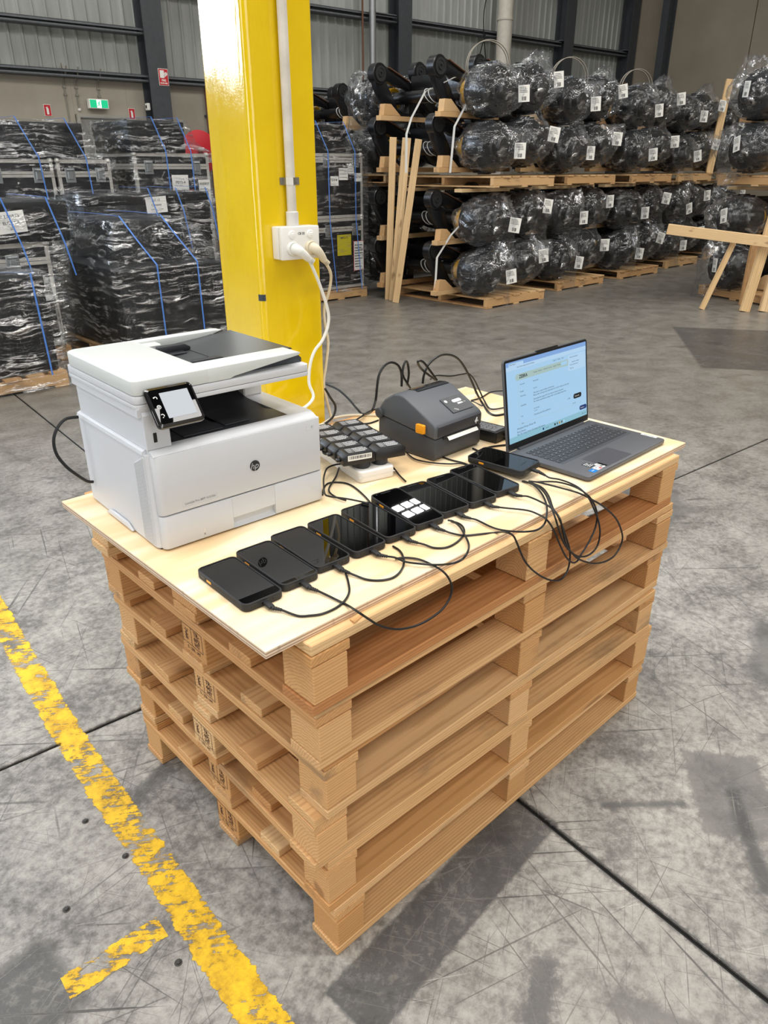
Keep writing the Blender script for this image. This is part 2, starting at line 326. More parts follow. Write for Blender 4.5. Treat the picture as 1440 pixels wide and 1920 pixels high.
def ply_top():
    t = NT('plywood_face'); v = t.coord()
    w = t.n('ShaderNodeTexWave', wave_type='RINGS', rings_direction='Y', inp={0: t.mapping(v, (0.2, -.6, 0.3), (0, 0, .1), (0.16, 1, 1)), 1: 5.0, 2: 9.0, 3: 3.0, 4: 1.0, 5: 0.6}).outputs[1]
    fib = t.noise(t.mapping(v, sc=(5, 130, 10)), 1.0, 4)
    bl = t.noise(v, 5.5, 5, 0.65); sp = t.noise(t.rotmap(v, 30, (20, 60, 20)), 1.0, 5, 0.7)
    c = t.ramp(w, [(0.0, lin('ECD5AC')[:3]), (0.45, lin('F4E2C1')[:3]), (1.0, lin('E6C697')[:3])])
    c = t.mix(t.math('MULTIPLY', t.step(fib, .5, .72), .2), c, lin('EBCF9E'))
    c = t.mix(t.math('MULTIPLY', t.step(bl, .58, .75), .25), c, lin('E6CBA0'))
    c = t.mix(t.math('MULTIPLY', t.math('MULTIPLY', t.step(sp, .64, .72), t.step(bl, .5, .62)), .6), c, lin('8A6A4A'))
    t.base(c); t.rough(0.62); t.normal(t.bump(fib, 0.15, 0.001)); return t.m
def ply_edge():
    t = NT('plywood_edge'); v = t.coord()
    z = t.n('ShaderNodeSeparateXYZ', inp={0: v}).outputs[2]
    w = t.math('SINE', t.math('MULTIPLY_ADD', z, 2*PI/0.006, t.math('MULTIPLY', t.noise(t.mapping(v, sc=(6, 6, 1)), 1.0), 1.2)))
    c = t.ramp(t.math('MULTIPLY_ADD', w, .5, .5), [(0.15, lin('A98A70')[:3]), (0.5, lin('CDB39A')[:3]), (0.9, lin('E6D3B8')[:3])])
    n = t.noise(t.mapping(v, sc=(60, 60, 20)), 1.0, 4)
    c = t.mix(t.math('MULTIPLY', t.step(n, .55, .75), .5), c, lin('86705E'))
    t.base(c); t.rough(.8); return t.m
PLY_T, PLY_E = ply_top(), ply_edge()
def boxmask(t, v, cx, cy, hw, hh, rot, soft, nz, amt):
    q = t.n('ShaderNodeVectorRotate', rotation_type='Z_AXIS', inp={0: v, 1: (cx, cy, 0), 3: -math.radians(rot)}).outputs[0]
    s = t.n('ShaderNodeSeparateXYZ', inp={0: q}).outputs
    dx = t.math('SUBTRACT', t.math('ABSOLUTE', t.math('SUBTRACT', s[0], cx)), hw)
    dy = t.math('SUBTRACT', t.math('ABSOLUTE', t.math('SUBTRACT', s[1], cy)), hh)
    d = t.math('ADD', t.math('MAXIMUM', dx, dy), t.math('MULTIPLY', t.math('SUBTRACT', nz, .5), amt))
    return t.step(d, soft, -soft)
def scratch(t, v, ang, sx, sy, lo, hi):
    return t.step(t.noise(t.rotmap(v, ang, (sx, sy, 1)), 1.0, 2, 0.5, 0.25), lo, hi)
def floor_mat():
    t = NT('worn_concrete'); v = t.coord()
    big = t.noise(v, 0.55, 4); mid = t.noise(v, 4.5, 6, .68); fine = t.noise(v, 38, 6, .72); grit = t.noise(v, 190, 3, .7)
    c = t.ramp(t.math('ADD', t.math('MULTIPLY', mid, .55), t.math('MULTIPLY', fine, .45)),
               [(0.33, lin('444342')[:3]), (0.44, lin('75726E')[:3]), (0.54, lin('A09D97')[:3]), (0.70, lin('C2BFB8')[:3])])
    c = t.mix(t.math('MULTIPLY', t.step(grit, .52, .75), .35), c, lin('55534F'))
    c = t.mix(t.math('MULTIPLY', t.step(big, .42, .7), .35), c, lin('6B6862'))
    dist = t.n('ShaderNodeVectorMath', operation='LENGTH', inp={0: v}).outputs['Value']
    warm = t.step(dist, 1.6, 5.0)                   # further out from the table: browner, more even tone and smoother finish
    c = t.mix(t.math('MULTIPLY', warm, .68), c, lin('6A655D'))
    sc = None
    for a, sx, sy, lo, hi, k in ((18, 1.1, 95, .665, .70, .6), (-52, .9, 75, .665, .70, .7), (71, 1.6, 115, .67, .71, .6), (-8, 1.2, 130, .67, .71, .6), (40, .8, 64, .665, .70, .75), (-75, 1.0, 85, .665, .70, .7), (-30, 2.4, 190, .65, .70, .5), (55, 2.8, 220, .65, .70, .5)):
        m = t.math('MULTIPLY', scratch(t, v, a, sx, sy, lo, hi), k); sc = m if sc is None else t.math('MAXIMUM', sc, m)
    sc = t.math('MULTIPLY', sc, t.step(t.noise(v, 2.3, 3), .36, .58))
    smr = t.math('MULTIPLY', t.step(t.noise(t.rotmap(v, -40, (2.2, 9, 1)), 1.0, 6, .75), .56, .70), .5)
    c = t.mix(t.math('MULTIPLY', smr, t.math('SUBTRACT', 1.0, t.math('MULTIPLY', warm, .6))), c, lin('47464A'))
    c = t.mix(t.math('MULTIPLY', sc, t.math('SUBTRACT', 1.0, t.math('MULTIPLY', warm, .7))), c, lin('2E2D2D'))
    lsc = t.math('MULTIPLY', scratch(t, v, 33, 2, 150, .69, .73), .35)
    c = t.mix(lsc, c, lin('CFCBC3'))
    rub = t.math('MULTIPLY', t.step(t.noise(t.rotmap(v, 35, (1.3, 3.2, 1)), 1.0, 6, .7), .59, .68), .66)
    c = t.mix(rub, c, lin('3E3D3D'))
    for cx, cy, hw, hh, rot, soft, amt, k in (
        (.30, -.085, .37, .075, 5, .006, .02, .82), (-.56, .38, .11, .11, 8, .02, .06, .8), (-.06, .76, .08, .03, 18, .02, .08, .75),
        (1.12, -.40, .16, .11, 38, .012, .05, .55), (1.00, -.50, .17, .02, -38+76, .012, .02, .8), (.27, -.36, .09, .035, 30, .02, .09, .7),
        (.42, -.62, .03, .16, 20, .012, .04, .5), (1.9, -.2, .2, .06, 20, .03, .1, .6), (-.75, .75, .14, .05, -25, .03, .12, .6),
        (-.5, 1.75, .18, .07, 30, .03, .12, .5), (1.5, 1.2, .22, .08, -30, .04, .12, .4), (.9, -.25, .12, .012, -42, .01, .02, .7),
        (.634, -.35, .55, .013, 85.5, .006, .035, .85), (-.314, 1.113, .7, .009, -4.5, .006, .03, .8), (6.95, 1.95, .95, .62, 34.5, .02, .02, .78), (3.0, 1.0, .5, .14, 60, .05, .2, .45), (8.6, 1.1, 1.0, .3, 20, .2, .4, .5)):
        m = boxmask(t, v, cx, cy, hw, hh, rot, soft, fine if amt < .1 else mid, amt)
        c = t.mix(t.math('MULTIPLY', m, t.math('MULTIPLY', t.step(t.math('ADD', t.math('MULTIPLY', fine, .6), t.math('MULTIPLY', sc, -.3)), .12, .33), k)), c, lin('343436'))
    t.base(c)
    t.rough(t.math('MULTIPLY_ADD', mid, .35, t.math('MULTIPLY_ADD', warm, -.12, .32)))
    t.b.inputs['Specular IOR Level'].default_value = .45
    t.normal(t.bump(t.math('ADD', fine, t.math('MULTIPLY', grit, .4)), .22, .003)); return t.m
def paint_mat():
    t = NT('worn_yellow_paint'); v = t.coord()
    a = t.noise(v, 16, 6, .72); b = t.noise(t.rotmap(v, 35, (14, 90, 1)), 1.0, 4, .6); g = t.noise(v, 3.3, 3)
    f = t.math('ADD', t.math('ADD', t.math('MULTIPLY', a, .5), t.math('MULTIPLY', b, .35)), t.math('MULTIPLY', g, .35))
    s = t.n('ShaderNodeSeparateXYZ', inp={0: t.n('ShaderNodeTexCoord').outputs['UV']}).outputs
    e = t.math('MULTIPLY', t.math('ABSOLUTE', t.math('SUBTRACT', s[0], .5)), 2.0)
    f = t.math('SUBTRACT', f, t.math('MULTIPLY', t.step(e, .7, 1.0), .18))
    m = t.step(f, .533, .59)
    t.base(t.mix(t.step(a, .35, .65), lin('B98F12'), lin('EFC11C'))); t.rough(.55)
    tr = t.n('ShaderNodeBsdfTransparent').outputs[0]
    mx = t.n('ShaderNodeMixShader', inp={0: m}); t.t.links.new(tr, mx.inputs[1]); t.t.links.new(t.b.outputs[0], mx.inputs[2])
    t.t.links.new(mx.outputs[0], t.out.inputs[0]); return t.m
FLOOR = floor_mat(); PAINT = paint_mat()
def column_mat():
    t = NT('glossy_yellow_enamel'); v = t.coord()
    n = t.noise(v, 3, 4); rn = t.noise(t.mapping(v, sc=(30, 30, 7)), 1.0, 3); f = t.noise(v, 190, 3)
    c = t.mix(t.step(n, .3, .7), lin('E3BF00'), lin('EECB08'))
    chip = t.math('MULTIPLY', t.step(t.noise(t.mapping(v, sc=(50, 50, 18)), 1.0, 4, .7), .745, .765), 1.0)
    c = t.mix(chip, c, lin('2E3740'))
    t.base(c); t.rough(.13); t.b.inputs['Coat Weight'].default_value = .6; t.b.inputs['Coat Roughness'].default_value = .06
    bp = t.bump(t.math('ADD', t.math('MULTIPLY', rn, 1.0), t.math('MULTIPLY', f, .12)), .35, .004)
    t.normal(bp); t.set(t.b.inputs['Coat Normal'], bp); return t.m
YELLOW = column_mat()
def clear_film(name, amount, hi, sc=(2.0, 2.0, 46.0), rough=0.12, tint='DDE3EA', seed=0.0, body=.05, dif=.1):
    """thin transparent plastic: mostly see-through, with glossy creases"""
    t = NT(name); v = t.mapping(t.coord(), loc=(seed, seed*1.7, seed*.6))
    w = t.noise(t.n('ShaderNodeVectorMath', operation='ADD', inp={0: t.mapping(v, sc=sc), 1: t.n('ShaderNodeVectorMath', operation='SCALE', inp={0: t.n('ShaderNodeTexNoise', inp={'Vector': v, 'Scale': 2.2, 'Detail': 3}).outputs[1], 'Scale': 5.0}).outputs[0]}).outputs[0], 1.0, 4, .6, .3)
    big = t.noise(v, 3.5, 3)
    cre = t.math('MULTIPLY', t.step(w, .47, .68), t.step(big, .32, .60))
    bp = t.bump(w, 1.0, .05)
    gl = t.n('ShaderNodeBsdfGlossy', inp={0: (1, 1, 1, 1), 1: rough, 'Normal': bp}).outputs[0]
    df = t.n('ShaderNodeBsdfDiffuse', inp={0: lin(tint)}).outputs[0]
    tr = t.n('ShaderNodeBsdfTransparent', inp={0: (.93, .94, .95, 1)}).outputs[0]
    s = t.n('ShaderNodeMixShader', inp={0: dif}); t.t.links.new(gl, s.inputs[1]); t.t.links.new(df, s.inputs[2])
    fr = t.n('ShaderNodeLayerWeight', inp={0: .25}).outputs[1]
    fac = t.math('MINIMUM', t.math('ADD', t.math('ADD', body, t.math('MULTIPLY', cre, hi)), t.math('MULTIPLY', fr, amount)), .92)
    mx = t.n('ShaderNodeMixShader', inp={0: fac}); t.t.links.new(tr, mx.inputs[1]); t.t.links.new(s.outputs[0], mx.inputs[2])
    t.t.links.new(mx.outputs[0], t.out.inputs[0]); return t.m
FILM = clear_film('stretch_film', .10, .80, sc=(1.0, 1.0, 34.0), rough=.10, body=.02, dif=.10)
BAG = clear_film('plastic_bag', .22, .70, sc=(5.5, 5.5, 2.2), rough=.09, tint='C9CCD0', body=.04, dif=.22)
def cladding_mat():
    t = NT('grey_steel_cladding'); v = t.coord()
    n = t.noise(t.mapping(v, sc=(5, 5, .6)), 1.0, 5, .6)
    t.base(t.ramp(n, [(.3, lin('8A8D89')[:3]), (.7, lin('A5A8A3')[:3])])); t.rough(.6); return t.m
def concrete_mat(name, a, b):
    t = NT(name); v = t.coord()
    n = t.noise(v, .9, 5, .6); f = t.noise(v, 30, 4); st = t.noise(t.mapping(v, sc=(2, 2, .25)), 1.0, 4)
    c = t.ramp(n, [(.3, lin(a)[:3]), (.7, lin(b)[:3])])
    c = t.mix(t.math('MULTIPLY', t.step(st, .55, .75), .35), c, lin('77705F'))
    t.base(c); t.rough(.8); t.normal(t.bump(f, .2, .004)); return t.m
CLAD = cladding_mat(); CONC = concrete_mat('precast_concrete', '9A9385', 'ADA698'); CONC_D = concrete_mat('precast_concrete_dark', '857C6D', '938A7A')
STEEL = M('dark_painted_steel', '3F4246', .5, speckle=.12); GIRT = M('girt_steel', '606367', .5, speckle=.15); GALV = M('galvanised_pipe', '9EA2A4', .38, .7)
PVC = M('grey_pvc', 'C6C1B5', .45, speckle=.06); RUST = M('rusty_pipe', '6A4632', .7)
WHITE = M('white_printer_plastic', 'CBCDD1', .38); WHITE2 = M('white_printer_top', 'CCD0CE', .42, bump=(900, .1, .0005)); WGREY = M('light_grey_plastic', 'D3D1CC', .45)
CHAR = M('charcoal_plastic', '23252A', .45); CHAR2 = M('dark_grey_tray', '3C4044', .35); BLACK = M('black_plastic', '131316', .42); BLK_GL = M('black_gloss', '060608', .06, coat=1.0); GLASS_BLK = M('black_screen_glass', '030304', .012, spec=.6)
CHROME = M('chrome_rim', 'C8CCD2', .15, 1.0); RUBBER = M('black_rubber', '1C1D20', .6, bump=(400, .15, .001)); CABLE = M('black_cable', '0E0F11', .42); WCABLE = M('white_cable', 'E4E3DC', .4); BCABLE = M('cream_cable', 'D8CDB4', .45)
ORANGE = M('orange_button', 'F5A21C', .4); ZGREY = M('slate_grey_plastic', '53575D', .5, bump=(1200, .1, .0004)); ZDARK = M('dark_slate_plastic', '35353A', .48, bump=(1200, .1, .0004)); ZBASE = M('label_printer_base', '404246', .5, bump=(1200, .1, .0004))
PAPER = M('white_paper', 'EDECE6', .7); INK = M('black_ink', '141414', .7); WINK = M('white_print', 'F2F3F3', .5); GINK = M('grey_print', '8B8D91', .6); SMOKE = M('smoked_window', '22242A', .12)
OUTLET = M('white_outlet_plastic', 'E8E6E0', .35); GALVD = M('saddle_steel', 'A7A39A', .3, .8)
LAP = M('storm_grey_aluminium', '5A5C61', .4, .2); LAPD = M('laptop_keys', '2F3136', .5); TPAD = M('touchpad', '54555B', .35, .1); BEZEL = M('screen_bezel', '101013', .4)
AXLE = M('satin_black_paint', '101114', .32, coat=.2); AXRUB = M('bushing_rubber', '1B1C1E', .65); CARD = M('brown_cardboard', '6B4A33', .8); TAPE = M('yellow_tape', 'D9A400', .5)
STRAPW = M('white_strap', 'CFCFCB', .45); STRAPB = M('blue_strap', '4C80D2', .4); ALU = M('aluminium_edge', 'CBC8C1', .35, .35, speckle=.1); CASEB = M('black_case_panel', '17181B', .5, speckle=.2); DARKWRAP = M('black_wrapped_carton', '0E1013', .4, speckle=.25)
RED = M('red_sign', 'C4202C', .5); GREEN = M('green_exit_light', '0A9A68', .4, emit='0FB57E', estr=.9); WLIT = M('white_exit_light', 'EFFFF8', .4, emit='E8FFF4', estr=1.0); BLUES = M('blue_sign', '2456A8', .5); YLBL = M('yellow_label', 'C9BC20', .6); RLBL = M('red_brown_label', 'A9412F', .65); DOORG = M('grey_door_paint', '8E8D86', .5); DIRT = M('joint_filler', '1F1F1F', .8)

# ------------------------------------------------------------------ the setting: floor
def bquad_slab(x0, x1, y0, y1, z0, z1, g=.006):
    m = MB(); t = bmesh.new()
    c = [bw(x0+g, y0+g), bw(x1-g, y0+g), bw(x1-g, y1-g), bw(x0+g, y1-g)]
    return m.prism([(p.x, p.y) for p in c], 'z', z0, z1, .003, 1)
m = MB(); c = [bw(-14, -9), bw(17.6, -9), bw(17.6, 12.4), bw(-14, 12.4)]
m.prism([(p.x, p.y) for p in c], 'z', -.12, -.012)
floor = struct(m.build('floor', DIRT, smooth=0))
XS = [-14, -10.1, -4.73, .66, 6.05, 11.45, 17.4]; YS = [-9, -4.3, 1.085, 6.48, 12.0]
for i in range(len(XS)-1):
    for j in range(len(YS)-1):
        bquad_slab(XS[i], XS[i+1], YS[j], YS[j+1], -.0119, 0).build('slab', FLOOR, floor, smooth=0)
def floor_line(pts, hw):
    me = bpy.data.meshes.new('painted_line'); P = [Vector(p) for p in pts]; vs = []; fs = []; uv = []
    for i, p in enumerate(P):
        d = (P[min(i+1, len(P)-1)]-P[max(i-1, 0)]).normalized(); n = Vector((-d.y, d.x, 0))*hw
        vs += [p-n, p+n]
    for i in range(len(P)-1): fs.append((2*i, 2*i+1, 2*i+3, 2*i+2))
    me.from_pydata(vs, [], fs); ul = me.uv_layers.new(name='UVMap')
    for f in me.polygons:
        for li in f.loop_indices: ul.data[li].uv = (me.loops[li].vertex_index % 2, 0)
    me.materials.append(PAINT); return ob('painted_line', me, floor)
floor_line([(-.2-.07*k*.0+x, y, .0008) for k, (x, y) in enumerate([(-.03, -1.6), (0.0, -.35), (.0, 0.03), (.02, .5), (.04, 1.08), (.075, 1.5), (.11, 1.95), (.24, 3.4)])], .053)
floor_line([(-.252, .335, .0009), (-.36, .34, .0009), (-.475, .345, .0009)], .040)

# ------------------------------------------------------------------ walls
def bob(name, mb, mat, parent=None, smooth=0): return mb.build(name, mat, parent, None, 0 if parent else BA, smooth)
wall = struct(ob('wall_back', None, None, (0, 0, 0), BA))
sheet = MB()
prof = []; x = 0
for k in range(4):
    prof += [(x, 0), (x+.132, 0), (x+.150, -.024), (x+.172, -.024)]; x += .19
prof.append((x, 0)); th = .004
sheet.prism(prof+[(a, b+th) for a, b in prof[::-1]], 'z', 2.86, 9.2)
sh = sheet.data('cladding_sheet', CLAD, 0)
for i in range(41):
    ob('cladding_sheet', sh, wall, (-13.76+.76*i, 12.0, 0))
for a, b in zip([-14, -9.02, -4.04, .95, 3.68, 4.52, 7.5, 12.45], [-9.03, -4.05, .94, 3.68, 4.52, 7.49, 12.44, 17.4]):
    z0 = 2.36 if a == 3.68 else 0
    MB().box(a, b, 11.96, 12.2, z0, 2.84, .004).build('concrete_panel', CONC, wall, smooth=0)
def girt(x0, x1, z0, z1, mat=GIRT):
    m = MB(); m.box(x0, x1, 11.78, 11.965, z0, z0+.012); m.box(x0, x1, 11.78, 11.965, z1-.012, z1); m.box(x0, x1, 11.955, 11.967, z0, z1); m.box(x0, x1, 11.78, 11.79, z1-.035, z1); m.box(x0, x1, 11.78, 11.79, z0, z0+.03)
    m.build('girt', mat, wall, smooth=0)
for x0, x1 in ((-14, 4.85), (5.1, 9.9)): girt(x0, x1, 2.84, 2.94)
girt(-14, 4.85, 3.47, 3.56); girt(5.1, 9.9, 4.09, 4.2); girt(10.1, 14.7, 4.09, 4.2); girt(14.95, 17.3, 4.08, 4.19); girt(10.1, 17.3, 5.36, 5.47); girt(-14, 9.9, 5.36, 5.47)
def icol(name, x, mat=STEEL, y0=11.66, y1=11.96, w=.16, d=None):
    m = MB(); m.box(x-w, x+w, y0, y0+.02, 0, 9.2); m.box(x-w, x+w, y1-.02, y1, 0, 9.2); m.box(x-.01, x+.01, y0+.02, y1-.02, 0, 9.2)
    return m
for i, x in enumerate((-9.9, -4.95, 4.97, 10.0, 14.82)):
    icol('c', x).build('steel_post', STEEL, wall, smooth=0)
icol('c', 17.22, w=.13).build('steel_post', STEEL, wall, smooth=0)
m = MB()                                                             # knee plate and cleats at the second post
m.box(9.35, 9.85, 11.74, 11.95, 4.20, 4.215); m.box(17.0, 17.3, 11.7, 11.95, 4.20, 4.215); m.box(14.6, 15.0, 11.72, 11.95, 4.2, 4.215)
m.build('girt_cleat', GIRT, wall, smooth=0)
wr = struct(ob('wall_right', None, None, (0, 0, 0), BA))
for a, b in zip([-9, -4.6, -.2, 4.2, 8.8], [-4.62, -.22, 4.18, 8.78, 12.0]):
    MB().box(17.4, 17.62, a, b, 0, 9.2, .006).build('concrete_panel', CONC_D, wr, smooth=0)
m = MB(); m.box(17.1, 17.12, 10.72, 10.9, 0, 9.2); m.box(17.38, 17.4, 10.72, 10.9, 0, 9.2); m.box(17.12, 17.38, 10.8, 10.82, 0, 9.2)
m.build('steel_post', STEEL, wr, smooth=0)
for nm, (a, b, c_, d_) in (('wall_left', (-14.2, -14, -9, 12.2)), ('wall_front', (-14.2, 17.6, -9.2, -9))):
    w_ = struct(MB().box(a, b, c_, d_, 0, 9.2).build(nm, CONC_D, None, None, BA, 0))
wn = struct(ob('window_1', None, None, (0, 0, 0), BA))               # daylight glazing high in the back wall
for k in range(5):
    for q in range(3):
        MB().box(-8.3+1.5*k, -6.9+1.5*k, 11.90, 11.93, 3.05+1.25*q, 4.23+1.25*q, .004).build('pane', M('daylight_pane', 'EAF2FF', .3, emit='DCEBFF', estr=15.0), wn, smooth=0)
for k in range(6): MB().box(-8.42+1.5*k, -8.3+1.5*k, 11.86, 11.96, 2.95, 6.8).build('mullion', STEEL, wn, smooth=0)
for q in range(4): MB().box(-8.42, -.8, 11.87, 11.95, 2.93+1.25*q, 3.05+1.25*q).build('transom', STEEL, wn, smooth=0)
ceil = MB(); ceil.box(-14, 17.6, -9, 12.2, 9.2, 9.3)
ceil = struct(bob('ceiling', ceil, M('ceiling_sheet', '6E716F', .7)))
for yy in range(-8, 13, 2):
    MB().box(-14, 17.5, yy-.04, yy+.04, 9.0, 9.2).build('purlin', GIRT, ceil, smooth=0)

# ------------------------------------------------------------------ fittings on the back wall
def wthing(name, label, cat, x, y, z, group=None):
    return thing(name, label, cat, bw(x, y, z), BA, group)
d = ob('door_1', None, None, bw(3.69, 11.9, 0), BA); struct(d)
m = MB(); m.box(0, .045, 0, .1, 0, 2.37); m.box(.765, .81, 0, .1, 0, 2.37); m.box(.045, .765, 0, .1, 2.325, 2.37); m.build('door_frame', M('door_frame_paint', 'A29F96', .5), d, smooth=0)
MB().box(.05, .76, .045, .085, .01, 2.32, .002).build('door_leaf', DOORG, d, smooth=0)
MB().cyl((.70, .02, 1.05), (.70, -.03, 1.05), .012).box(.60, .71, -.04, -.025, 1.04, 1.06).build('door_handle', CHROME, d)
FX = basis((0, 0, 0), (1, 0, 0), (0, 0, 1))                 # flat print on a face that looks towards -y
def at(x, y, z): q = FX.copy(); q.translation = Vector((x, y, z)); return q
s = wthing('door_sign', 'white notice with a blue disc on the grey back door', 'sign', 3.99, 11.935, 1.86)
MB().box(-.09, .09, -.004, 0, -.17, .17, .001).build('plate', PAPER, s, smooth=0)
MB().cyl((0, -.0045, .06), (0, -.006, .06), .075, n=24).build('disc', BLUES, s)
e = wthing('exit_sign', 'lit green exit sign with a running man above the back door', 'sign', 4.03, 11.87, 2.51)
MB().box(-.15, .15, -.03, .07, -.065, .065, .006).build('housing', PAPER, e)
for a, b in ((-.135, -.035), (.035, .135)): MB().box(a, b, -.033, -.0305, -.052, .052).build('green_panel', GREEN, e, smooth=0)
MB().box(-.034, .034, -.033, -.0305, -.052, .052).build('white_panel', WLIT, e, smooth=0)
m = MB(); m.cyl((.008, -.0335, .034), (.008, -.035, .034), .008, n=12)
for a, b, w in (((.004, .024), (-.004, -.004), .007), ((-.004, -.004), (.016, -.018), .005), ((.016, -.018), (.010, -.042), .0045), ((-.004, -.004), (-.012, -.024), .005), ((-.012, -.024), (-.028, -.03), .0045), ((.002, .02), (.022, .010), .004), ((.002, .02), (-.016, .012), .004), ((-.016, .012), (-.02, -.002), .0035)):
    m.tube([(a[0], -.0345, a[1]), (b[0], -.0345, b[1])], w, 6, smooth=False)
m.build('running_man', GREEN, e)
def ext_sign(x, z, label):
    s = wthing('extinguisher_sign', label, 'sign', x, 11.955, z, None)
    MB().box(-.052, .052, -.004, 0, -.078, .078, .001).build('plate', PAPER, s, smooth=0)
    m = MB(); m.box(-.046, .046, -.0055, -.0042, -.072, .072); m.build('red_field', RED, s, smooth=0)
    m = MB(); m.prism(rrect(-.016, .016, -.055, .03, .008), 'y', -.0066, -.0056); m.prism([(-.006, .03), (.006, .03), (.006, .05), (-.022, .038), (-.022, .03)], 'y', -.0066, -.0056)
    m.build('extinguisher_icon', PAPER, s, smooth=0)
ext_sign(3.285, 2.40, 'red fire extinguisher sign on the concrete wall left of the exit sign')
ext_sign(4.575, 2.40, 'red fire extinguisher sign on the concrete wall right of the exit sign')
s = wthing('fire_hose_sign', 'red fire hose reel sign on the dark steel post', 'sign', 5.04, 11.655, 2.91)
MB().box(-.08, .08, -.004, 0, -.115, .115, .001).build('plate', PAPER, s, smooth=0)
MB().box(-.074, .074, -.0055, -.0042, -.109, .109).build('red_field', RED, s, smooth=0)
m = MB(); m.box(-.055, .015, -.0066, -.0056, -.012, .092); m.lathe([(.024, 0), (.024, .001), (.012, .001), (.012, 0)], (.042, -.0056, .045), (0, -1, 0), 20); m.box(.0, .04, -.0066, -.0056, .01, .022); m.build('hose_reel_icon', PAPER, s, smooth=0)
text('FIRE', .04, at(0, -.0062, -.045), PAPER, s, bold=.001); text('HOSE REEL', .025, at(0, -.0062, -.083), PAPER, s, bold=.001)
h = wthing('hose_reel', 'red fire hose reel half hidden behind the yellow pillar', 'hose reel', 5.52, 11.72, 1.86)
MB().lathe([(.33, 0), (.33, .012), (.30, .03), (.05, .035), (.05, 0)], (0, -.1, 0), (0, -1, 0), 40).build('reel_disc', RED, h)
MB().lathe([(.26, 0), (.26, .12), (.05, .12)], (0, -.1, 0), (0, 1, 0), 32).build('coiled_hose', BLACK, h)
m = MB(); m.cyl((0, .1, 0), (0, .225, 0), .03).box(-.1, .1, .20, .225, -.15, .15); m.build('bracket', RED, h)
m = MB()
m.bm.free()
text('FIRE HOSE', .085, at(0, -.1345, -.13), PAPER, h, bold=.003); text('REEL', .085, at(0, -.1345, -.21), PAPER, h, bold=.003)
for x, z0, lab in ((3.58, 0.0, 'thin grey conduit running down the concrete wall left of the door'), (3.755, 2.45, 'short conduit ending in a round sensor over the back door'), (4.09, 2.575, 'thin conduit feeding the exit sign from the girt')):
    c = wthing('wall_conduit', lab, 'pipe', x, 11.945, z0)
    MB().tube([(0, 0, 0), (0, 0, 2.80-z0), (.015, -.10, 2.87-z0), (.02, -.16, 2.98-z0)], .011, 8).build('pipe', M('painted_conduit', '8B877C', .5), c)
    for zz in (2.72, 2.62): MB().box(-.024, .024, -.014, .012, zz-z0-.012, zz-z0+.012).build('saddle', M('painted_conduit', '8B877C', .5), c, smooth=0)
    if z0 == 2.45: MB().lathe([(.0, 0), (.02, .004), (.026, .02), (.02, .038), (0, .045)], (0, 0, -.045), (0, 0, 1), 16).build('sensor', OUTLET, c)
j = wthing('junction_box', 'small pale switch box on the side of the dark steel post', 'switch box', 4.8, 11.80, 2.50)
MB().box(-.035, .01, -.05, .05, -.05, .05, .006).build('housing', PAPER, j); MB().box(-.041, -.035, -.02, .02, -.02, .02, .002).build('switch', INK, j)
p = wthing('rusty_pipe', 'thin rusty pipe beside the fire hose reel', 'pipe', 5.86, 11.90, 0)
MB().cyl((0, 0, 0), (0, 0, 2.83), .018, n=10).build('pipe', RUST, p); MB().box(-.03, .03, -.02, .055, 2.4, 2.43).build('clip', STEEL, p, smooth=0)
p = wthing('rusty_rod', 'thin rust brown pipe left of the galvanised pipe', 'pipe', 9.045, 11.74, 0)
MB().cyl((0, 0, 0), (0, 0, 9), .016, n=10).build('pipe', RUST, p); MB().box(0, .22, .0, .012, 4.02, 4.035).build('clip', STEEL, p, smooth=0)
p = wthing('galvanised_pipe', 'shiny galvanised vertical pipe on the cladding wall', 'pipe', 9.24, 11.70, 0)
MB().cyl((0, 0, 0), (0, 0, 9), .062, n=20).build('pipe', GALV, p); MB().lathe([(.066, 0), (.066, .03)], (0, 0, 4.2), (0, 0, 1), 20).build('pipe_clip', GALV, p)
MB().box(.05, .066, -.066, -.05, 2.6, 3.1).build('red_print', RED, p, smooth=0)
p = wthing('downpipe', 'fat cream plastic downpipe behind the wrapped axles', 'pipe', 12.58, 11.55, 0)
MB().cyl((0, 0, 0), (0, 0, 9), .155, n=28).build('pipe', PVC, p); MB().lathe([(.165, 0), (.168, .01), (.165, .05)], (0, 0, 4.36), (0, 0, 1), 28).build('pipe_collar', PVC, p)
m = MB(); m.tube([(-.05, .15, 2.9), (-.28, .2, 3.6), (-.42, .2, 4.5), (-.15, .2, 5.3)], .012, 6); m.tube([(.2, .2, 2.9), (.38, .2, 3.7), (.22, .2, 4.5), (.4, .2, 5.2)], .012, 6)
m.build('loose_wire', CABLE, p)
p = wthing('hanging_cable', 'dark cable hanging against the cladding between the dark posts', 'cable', 11.85, 11.75, 2.8)
MB().tube([(0, 0, 0), (.1, 0, .5), (.26, 0, 1.0), (.4, .02, 1.32)], .012, 6).build('cable', CABLE, p)

